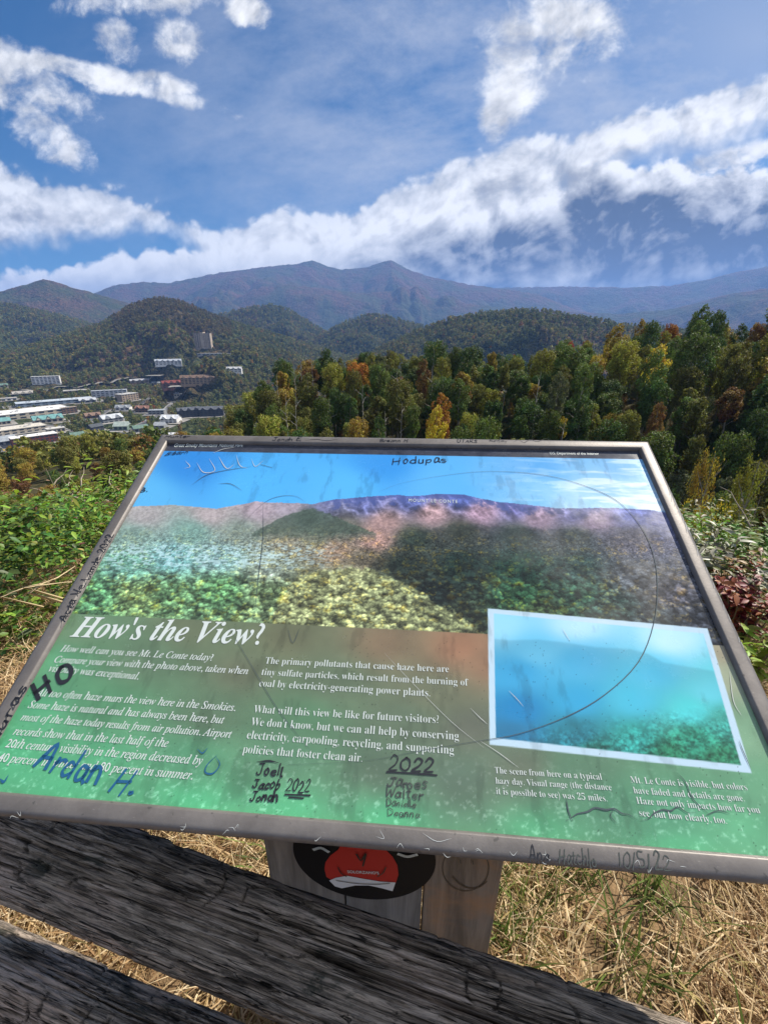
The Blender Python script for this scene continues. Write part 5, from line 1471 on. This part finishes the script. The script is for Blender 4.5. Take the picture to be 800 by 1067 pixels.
# ------------------------------------------------------------------ grass
def blades(name, mt, n, region, L, w, tilt, seed, cols, clump=0.0, zlift=0.0):
    rg = np.random.default_rng(seed); x, y = region(rg, n); n = len(x)
    z = terN(x, y) + zlift * rg.random(n)
    ln = rg.uniform(L[0], L[1], n); ww = rg.uniform(w[0], w[1], n) / 2
    az = rg.uniform(0, 2 * PI, n) + 0; tl = np.clip(rg.normal(tilt[0], tilt[1], n), .05, 1.62)   # from upright
    bend = rg.uniform(.1, .9, n) * rg.choice([1, 1, -.3], n); tw = rg.normal(0, .5, n)
    kk_ = fbm(x * 4, y * 4, seed + 50, 3) + rg.normal(0, .05, n) > (.385 if clump else 0); x, y, z, ln, ww, az, tl, bend, tw = (q[kk_] for q in (x, y, z, ln, ww, az, tl, bend, tw)); n = len(x)
    k = 5; P = []; cur = np.stack([x, y, z], 1); ang = tl.copy(); a = az.copy(); pts = [cur]
    for i in range(k - 1):
        st_ = ln / (k - 1); cur = cur + np.stack([np.sin(ang) * np.cos(a), np.sin(ang) * np.sin(a), np.cos(ang)], 1) * st_[:, None]
        cur[:, 2] = np.maximum(cur[:, 2], z + .002 + .012 * rg.random(n)); pts.append(cur); ang = ang + bend * .35; a = a + tw * .4
    pts = np.stack(pts, 1)
    side = np.stack([-np.sin(az), np.cos(az), rg.normal(0, .4, n)], 1); side /= np.linalg.norm(side, axis=1, keepdims=True)
    prof = np.array([.8, 1, .9, .65, .08])
    V = np.stack([pts - side[:, None] * (ww[:, None] * prof)[..., None], pts + side[:, None] * (ww[:, None] * prof)[..., None]], 2).reshape(-1, 3)
    base = np.arange(n)[:, None] * (2 * k) + np.arange(k - 1)[None] * 2
    F = np.stack([base, base + 1, base + 3, base + 2], -1).reshape(-1, 4)
    me = npmesh(name, V, F, fattr=np.repeat(rg.random(n), k - 1))
    return link(name, me, mt)


def straw_mat(name, stops, trans=.25):
    m = bpy.data.materials.new(name); m.use_nodes = True; nt = m.node_tree; nt.nodes.clear(); out = nt.nodes.new('ShaderNodeOutputMaterial')
    r = nt.nodes.new('ShaderNodeAttribute'); r.attribute_name = 'rnd'; cr = nt.nodes.new('ShaderNodeValToRGB'); nt.links.new(r.outputs['Fac'], cr.inputs[0])
    e = cr.color_ramp.elements; e[0].position = 0; e[0].color = (*stops[0], 1); e[1].position = 1; e[1].color = (*stops[-1], 1)
    for i, s in enumerate(stops[1:-1]): q = e.new((i + 1) / (len(stops) - 1)); q.color = (*s, 1)
    d = nt.nodes.new('ShaderNodeBsdfPrincipled'); d.inputs['Roughness'].default_value = .6; d.inputs['Specular IOR Level'].default_value = .3; t = nt.nodes.new('ShaderNodeBsdfTranslucent'); mx = nt.nodes.new('ShaderNodeMixShader'); mx.inputs[0].default_value = trans
    nt.links.new(cr.outputs[0], d.inputs['Base Color']); nt.links.new(cr.outputs[0], t.inputs[0]); nt.links.new(d.outputs[0], mx.inputs[1]); nt.links.new(t.outputs[0], mx.inputs[2]); nt.links.new(mx.outputs[0], out.inputs[0])
    return m


M_straw = straw_mat('straw', [(.20, .11, .055), (.42, .27, .13), (.66, .49, .27), (.80, .66, .43), (.58, .42, .22), (.30, .18, .09), (.40, .34, .13)], .38)
M_green = straw_mat('green_grass', [(.06, .10, .02), (.12, .18, .035), (.20, .25, .06), (.09, .13, .03)], .35)


def reg_near(rg, n):
    x = rg.uniform(-1.7, 1.7, n); y = rg.uniform(-.55, 1.15, n); return x, y


def reg_mid(rg, n):
    r = np.sqrt(rg.uniform(.9 ** 2, 3.2 ** 2, n)); a = np.radians(rg.uniform(-75, 75, n)); x, y = r * np.sin(a), r * np.cos(a); k = (y > 1.1) | (np.abs(x) > 1.65); return x[k], y[k]


tag(blades('dry_grass', M_straw, 66000, reg_near, (.05, .20), (.0014, .0042), (1.18, .30), 1, None, 1, zlift=.03), 'matted straw coloured dry grass around the sign post', 'grass', kind='stuff')
tag(blades('dry_grass', M_straw, 60000, reg_mid, (.05, .17), (.0018, .0042), (1.15, .32), 2, None, zlift=.03), 'sunlit dry grass between the sign and the bramble bank', 'grass', kind='stuff')


def reg_tuft(rg, n):
    c = np.column_stack([rg.uniform(-1.5, 1.6, 60), rg.uniform(-.3, 2.4, 60)]); c = np.concatenate([c, [[.23, .55], [.30, .52], [.36, .60], [.42, .66], [.24, .62], [.5, .7], [.55, .5], [.7, .62], [.62, .75], [.8, .8]]]); k = rg.integers(0, len(c), n)
    return c[k, 0] + rg.normal(0, .035, n), c[k, 1] + rg.normal(0, .035, n)


tag(blades('green_grass', M_green, 2700, reg_tuft, (.06, .20), (.002, .0055), (.45, .3), 3, None), 'green grass blades growing up through the straw', 'grass', kind='stuff')


# ------------------------------------------------------------------ leafy plants close by
def leaves(P, D, size, rg, wid=.42, fold=.28, droop=.25):
    """leaf blades with a fold along the midrib; P base points, D directions"""
    n = len(P); D = D / np.linalg.norm(D, axis=1, keepdims=True); up = np.array([0, 0, 1.0]) + rg.normal(0, .35, (n, 3))
    side = np.cross(D, up); side /= np.linalg.norm(side, axis=1, keepdims=True) + 1e-9; nr = np.cross(side, D)
    prof = [(0, 0), (.35, 0), (.7, 0), (1, 0), (.08, .35), (.33, 1), (.68, .78), (.9, .30), (.08, -.35), (.33, -1), (.68, -.78), (.9, -.30)]
    s = size[:, None]; V = []
    for t, w in prof:
        V.append(P + D * t * s + side * w * wid * .5 * s + nr * (abs(w) * fold * .5 * s * wid) - np.array([0, 0, 1]) * droop * t * t * s)
    V = np.stack(V, 1).reshape(-1, 3); b = np.arange(n)[:, None, None] * 12
    Q = np.array([[0, 1, 5, 4], [1, 2, 6, 5], [2, 3, 7, 6], [0, 8, 9, 1], [1, 9, 10, 2], [2, 10, 11, 3]])[None]
    return V, (b + Q).reshape(-1, 4)


def lmat(name, base, trans=.3, vary=.5, rough=.5):
    m = leaf_mat(name, 'fixed', base, trans, vary)
    for n in m.node_tree.nodes:
        if n.type == 'BSDF_PRINCIPLED': n.inputs['Roughness'].default_value = rough; n.inputs['Specular IOR Level'].default_value = .4
    return m


LM = {'green': lmat('bramble_leaves', (.115, .185, .028), .35), 'lime': lmat('young_leaves', (.24, .31, .04), .4), 'deep': lmat('deep_green_leaves', (.055, .10, .022)), 'red': lmat('red_leaves', (.20, .035, .025)),
      'pale': lmat('pale_leaves', (.27, .27, .20), .2, .35, .45), 'brown': lmat('withered_leaves', (.22, .125, .055), .2), 'olive': lmat('olive_leaves', (.13, .13, .035))}
M_stem = mat('plant_stem', (.16, .12, .06), .8); M_dry = mat('dry_stalk', (.48, .38, .22), .8)


def bank(name, az0, az1, r0, r1, n, hmax, seed, key, size, label, topr=None):
    rg = np.random.default_rng(seed)
    r = np.sqrt(rg.uniform(r0 ** 2, r1 ** 2, n)); a = np.radians(rg.uniform(az0, az1, n)); x, y = r * np.sin(a), r * np.cos(a)
    lump = fbm(x * 2.1, y * 2.1, seed, 3); sel = vn(x * 3.2 + 5, y * 3.2, seed + 2)
    hm = hmax * (.35 + 1.2 * lump) * smooth01(r0 - .02, r0 + .45, r)
    hm = hm * (.35 + .9 * smooth01(.3, .7, sel)); z = terN(x, y) + hm * rg.random(n) ** .45
    D = np.stack([rg.normal(0, 1, n), rg.normal(0, 1, n), rg.normal(.25, .45, n)], 1)
    V, F = leaves(np.stack([x, y, z], 1), D, rg.uniform(size[0], size[1], n), rg)
    return link(name, npmesh(name, V, F, fattr=np.repeat(rg.random(n), 6)), LM[key])


tag(bank('undergrowth', -58, -17, 2.15, 5.6, 17000, .50, 11, 'green', (.028, .062), None), 'leafy green brambles on the bank left of the sign', 'undergrowth', kind='stuff')
tag(bank('undergrowth', -58, -17, 2.25, 5.6, 6500, .52, 12, 'lime', (.025, .055), None), 'lighter yellow-green shoots among the brambles', 'undergrowth', kind='stuff')
tag(bank('undergrowth', -58, -17, 2.15, 5.6, 9000, .40, 13, 'deep', (.03, .065), None), 'dark green lower leaves of the bramble bank', 'undergrowth', kind='stuff')
tag(bank('undergrowth', -58, -17, 2.2, 5.6, 1500, .50, 14, 'brown', (.02, .045), None), 'withered brown leaves scattered in the brambles', 'undergrowth', kind='stuff')
tag(bank('undergrowth', -17, 34, 2.4, 6.0, 9000, .34, 15, 'green', (.03, .06), None), 'low leafy growth behind the sign at the edge of the slope', 'undergrowth', kind='stuff')
tag(bank('undergrowth', 33, 62, 1.95, 4.6, 6500, .34, 16, 'green', (.025, .055), None), 'green leafy growth right of the sign', 'undergrowth', kind='stuff')
tag(bank('undergrowth', 33, 62, 2.0, 4.6, 2500, .38, 17, 'olive', (.025, .05), None), 'olive leaves mixed into the growth right of the sign', 'undergrowth', kind='stuff')


def plant(x, y, h, spread, nst, per, key, size, wid, label, seed, name='leafy_plant', lean=(0, 0), group=None):
    rg = np.random.default_rng(seed); z0 = ter1(x, y); e = empty(name, (x, y, z0)); tag(e, label, 'plant', group)
    L, P, D, SZ = [], [], [], []
    for k in range(nst):
        a = rg.uniform(0, 2 * PI); t = np.linspace(0, 1, 8)[:, None]; hh = h * rg.uniform(.7, 1.1); s = spread * rg.uniform(.4, 1)
        Q = np.hstack([(np.cos(a) * s + lean[0]) * t ** 1.5, (np.sin(a) * s + lean[1]) * t ** 1.5, hh * (t - .25 * t ** 3) * 1.2]) + np.hstack([rg.normal(0, .004, (8, 2)), np.zeros((8, 1))])
        Q[0, 2] = -.03; L.append(tube(Q, np.linspace(.0035, .001, 8), 5))
        tt = rg.uniform(.2, 1, per); Pk = np.stack([np.interp(tt, t[:, 0], Q[:, c]) for c in range(3)], 1); ang = rg.uniform(0, 2 * PI, per)
        P.append(Pk); D.append(np.stack([np.cos(ang), np.sin(ang), rg.normal(.3, .25, per)], 1)); SZ.append(rg.uniform(*size, per))
    V, F = joinvf(L); link('stem', npmesh('stem', V, F, smooth=True), M_stem, e)
    V, F = leaves(np.concatenate(P), np.concatenate(D), np.concatenate(SZ), rg, wid); link('leaves', npmesh('leaves', V, F, fattr=np.repeat(rg.random(len(V) // 12), 6)), LM[key], e)
    return e


def at(u, v, r):
    az, el = px_az_el(u, v); return r * math.sin(az), r * math.cos(az)


pl = [((745, 560, 2.7), .40, .2, 7, 22, 'pale', (.06, .10), .26, 'plant with long pale silvery leaves beside the right frame edge'),
      ((775, 575, 2.5), .38, .2, 7, 22, 'pale', (.05, .09), .28, 'pale leaved weed left of the picture edge above the red bramble'),
      ((792, 545, 3.0), .36, .2, 8, 24, 'green', (.04, .07), .4, 'tall green weed at the right picture edge under the yellow trees'),
      ((772, 630, 2.25), .36, .2, 8, 26, 'red', (.03, .055), .5, 'red leaved bramble right of the sign frame'),
      ((796, 615, 2.3), .38, .2, 8, 26, 'red', (.03, .055), .5, 'second dark red bramble cut off by the right picture edge'),
      ((760, 600, 2.6), .36, .2, 7, 24, 'brown', (.03, .06), .4, 'brown withered weed between the pale plant and the red bramble'),
      ((785, 690, 2.0), .30, .2, 8, 22, 'lime', (.04, .07), .35, 'fresh green low plant under the red bramble'),
      ((24, 505, 4.4), .62, .3, 8, 26, 'lime', (.05, .08), .5, 'bright green shrub top rising from the left bank at the picture edge'),
      ((70, 520, 4.0), .52, .3, 8, 26, 'green', (.05, .09), .5, 'bright leaved sapling standing above the left bramble bank'),
      ((110, 535, 3.8), .50, .3, 7, 24, 'lime', (.04, .07), .45, 'leafy shoot beside the left frame edge of the sign'),
      ((10, 560, 3.2), .55, .25, 7, 24, 'green', (.05, .08), .5, 'broad leaved bramble at the left picture edge'),
      ((20, 520, 4.8), .6, .2, 6, 20, 'brown', (.03, .05), .5, 'rusty leaved shrub behind the bright green one at the left edge')]
for i, (p, *a) in enumerate(pl):
    x, y = at(*p); plant(x, y, *a, 60 + i)


def stalks():
    e = empty('dry_weed', (*at(60, 640, 1.95), 0.0)); tag(e, 'bleached dry weed stalks bent over in front of the left brambles', 'plant')
    ox, oy = at(60, 640, 1.95); L = []
    for k, (pts, r) in enumerate([([(30, 618, 2.1), (45, 608, 2.12), (60, 602, 2.15), (78, 590, 2.2)], .006), ([(24, 612, 2.1), (50, 609, 2.12), (75, 606, 2.15)], .005), ([(0, 622, 2.1), (30, 611, 2.12), (50, 607, 2.15), (70, 596, 2.2)], .004)]):
        Q = []
        for u, v, r_k in pts:
            az, el = px_az_el(u, v); Q.append((r_k * math.sin(az) - ox, r_k * math.cos(az) - oy, CAMZ + el * r_k))
        Q = [(Q[0][0] - .05, Q[0][1] + .22, Q[0][2] - .2)] + Q
        V, F = tube(Q, np.linspace(r, r * .3, len(Q)), 6); link('stalk', npmesh('stalk', V, F, smooth=True), M_dry, e)


stalks()


def bare_trees():
    """slender pale stems standing at the forest's near edge"""
    rg = np.random.default_rng(77); m = mat('pale_trunk_bark', (.34, .32, .28), .9, .1)
    mm_ = [trunk_mesh('trunk', h, h * .55, 1.5, 300 + i, r0=.13, nl=7) for i, h in enumerate((17, 20, 15))]
    for q in mm_: q.materials.append(m)
    for i in range(24):
        a = math.radians(rg.uniform(-15, 30) if i > 12 else rg.uniform(-14, 6)); r = rg.uniform(88, 146); x, y = r * math.sin(a), r * math.cos(a)
        e = empty('bare_tree', (x, y, ter1(x, y)), rg.uniform(0, 6)); q_ = rg.uniform(20.5, 24.5) / (17, 20, 15)[i % 3]; e.scale = (1.2, 1.2, q_)
        tag(e, 'thin pale leafless trunk among the front trees of the hillside forest', 'tree', 'thin pale trunks in the hillside forest'); link('trunk', mm_[i % 3], None, e)


bare_trees()

M_pale = mat('bare_bark', (.30, .25, .19), .9)
for i, (u, v, r, h) in enumerate([(52, 478, 34, 8), (94, 480, 30, 7), (112, 492, 26, 6), (70, 490, 40, 8), (735, 520, 36, 9), (792, 500, 30, 9)]):
    az, el = px_az_el(u, v); x, y = r * math.sin(az), r * math.cos(az); zt = CAMZ + el * r; z = ter1(x, y); H = max(2.5, zt - z)
    e = empty('bare_sapling', (x, y, z)); tag(e, ['thin bare sapling nearest the left picture edge', 'pale branching dead sapling left of the sign corner', 'short bare sapling beside the left frame edge', 'bare sapling between the two taller dead ones',
        'bare grey stem in front of the golden tree', 'bare pale branches at the right picture edge'][i], 'tree')
    link('trunk', trunk_mesh('trunk', H, H * .35, H * .16, 200 + i, r0=.07, nl=12), M_pale, e)
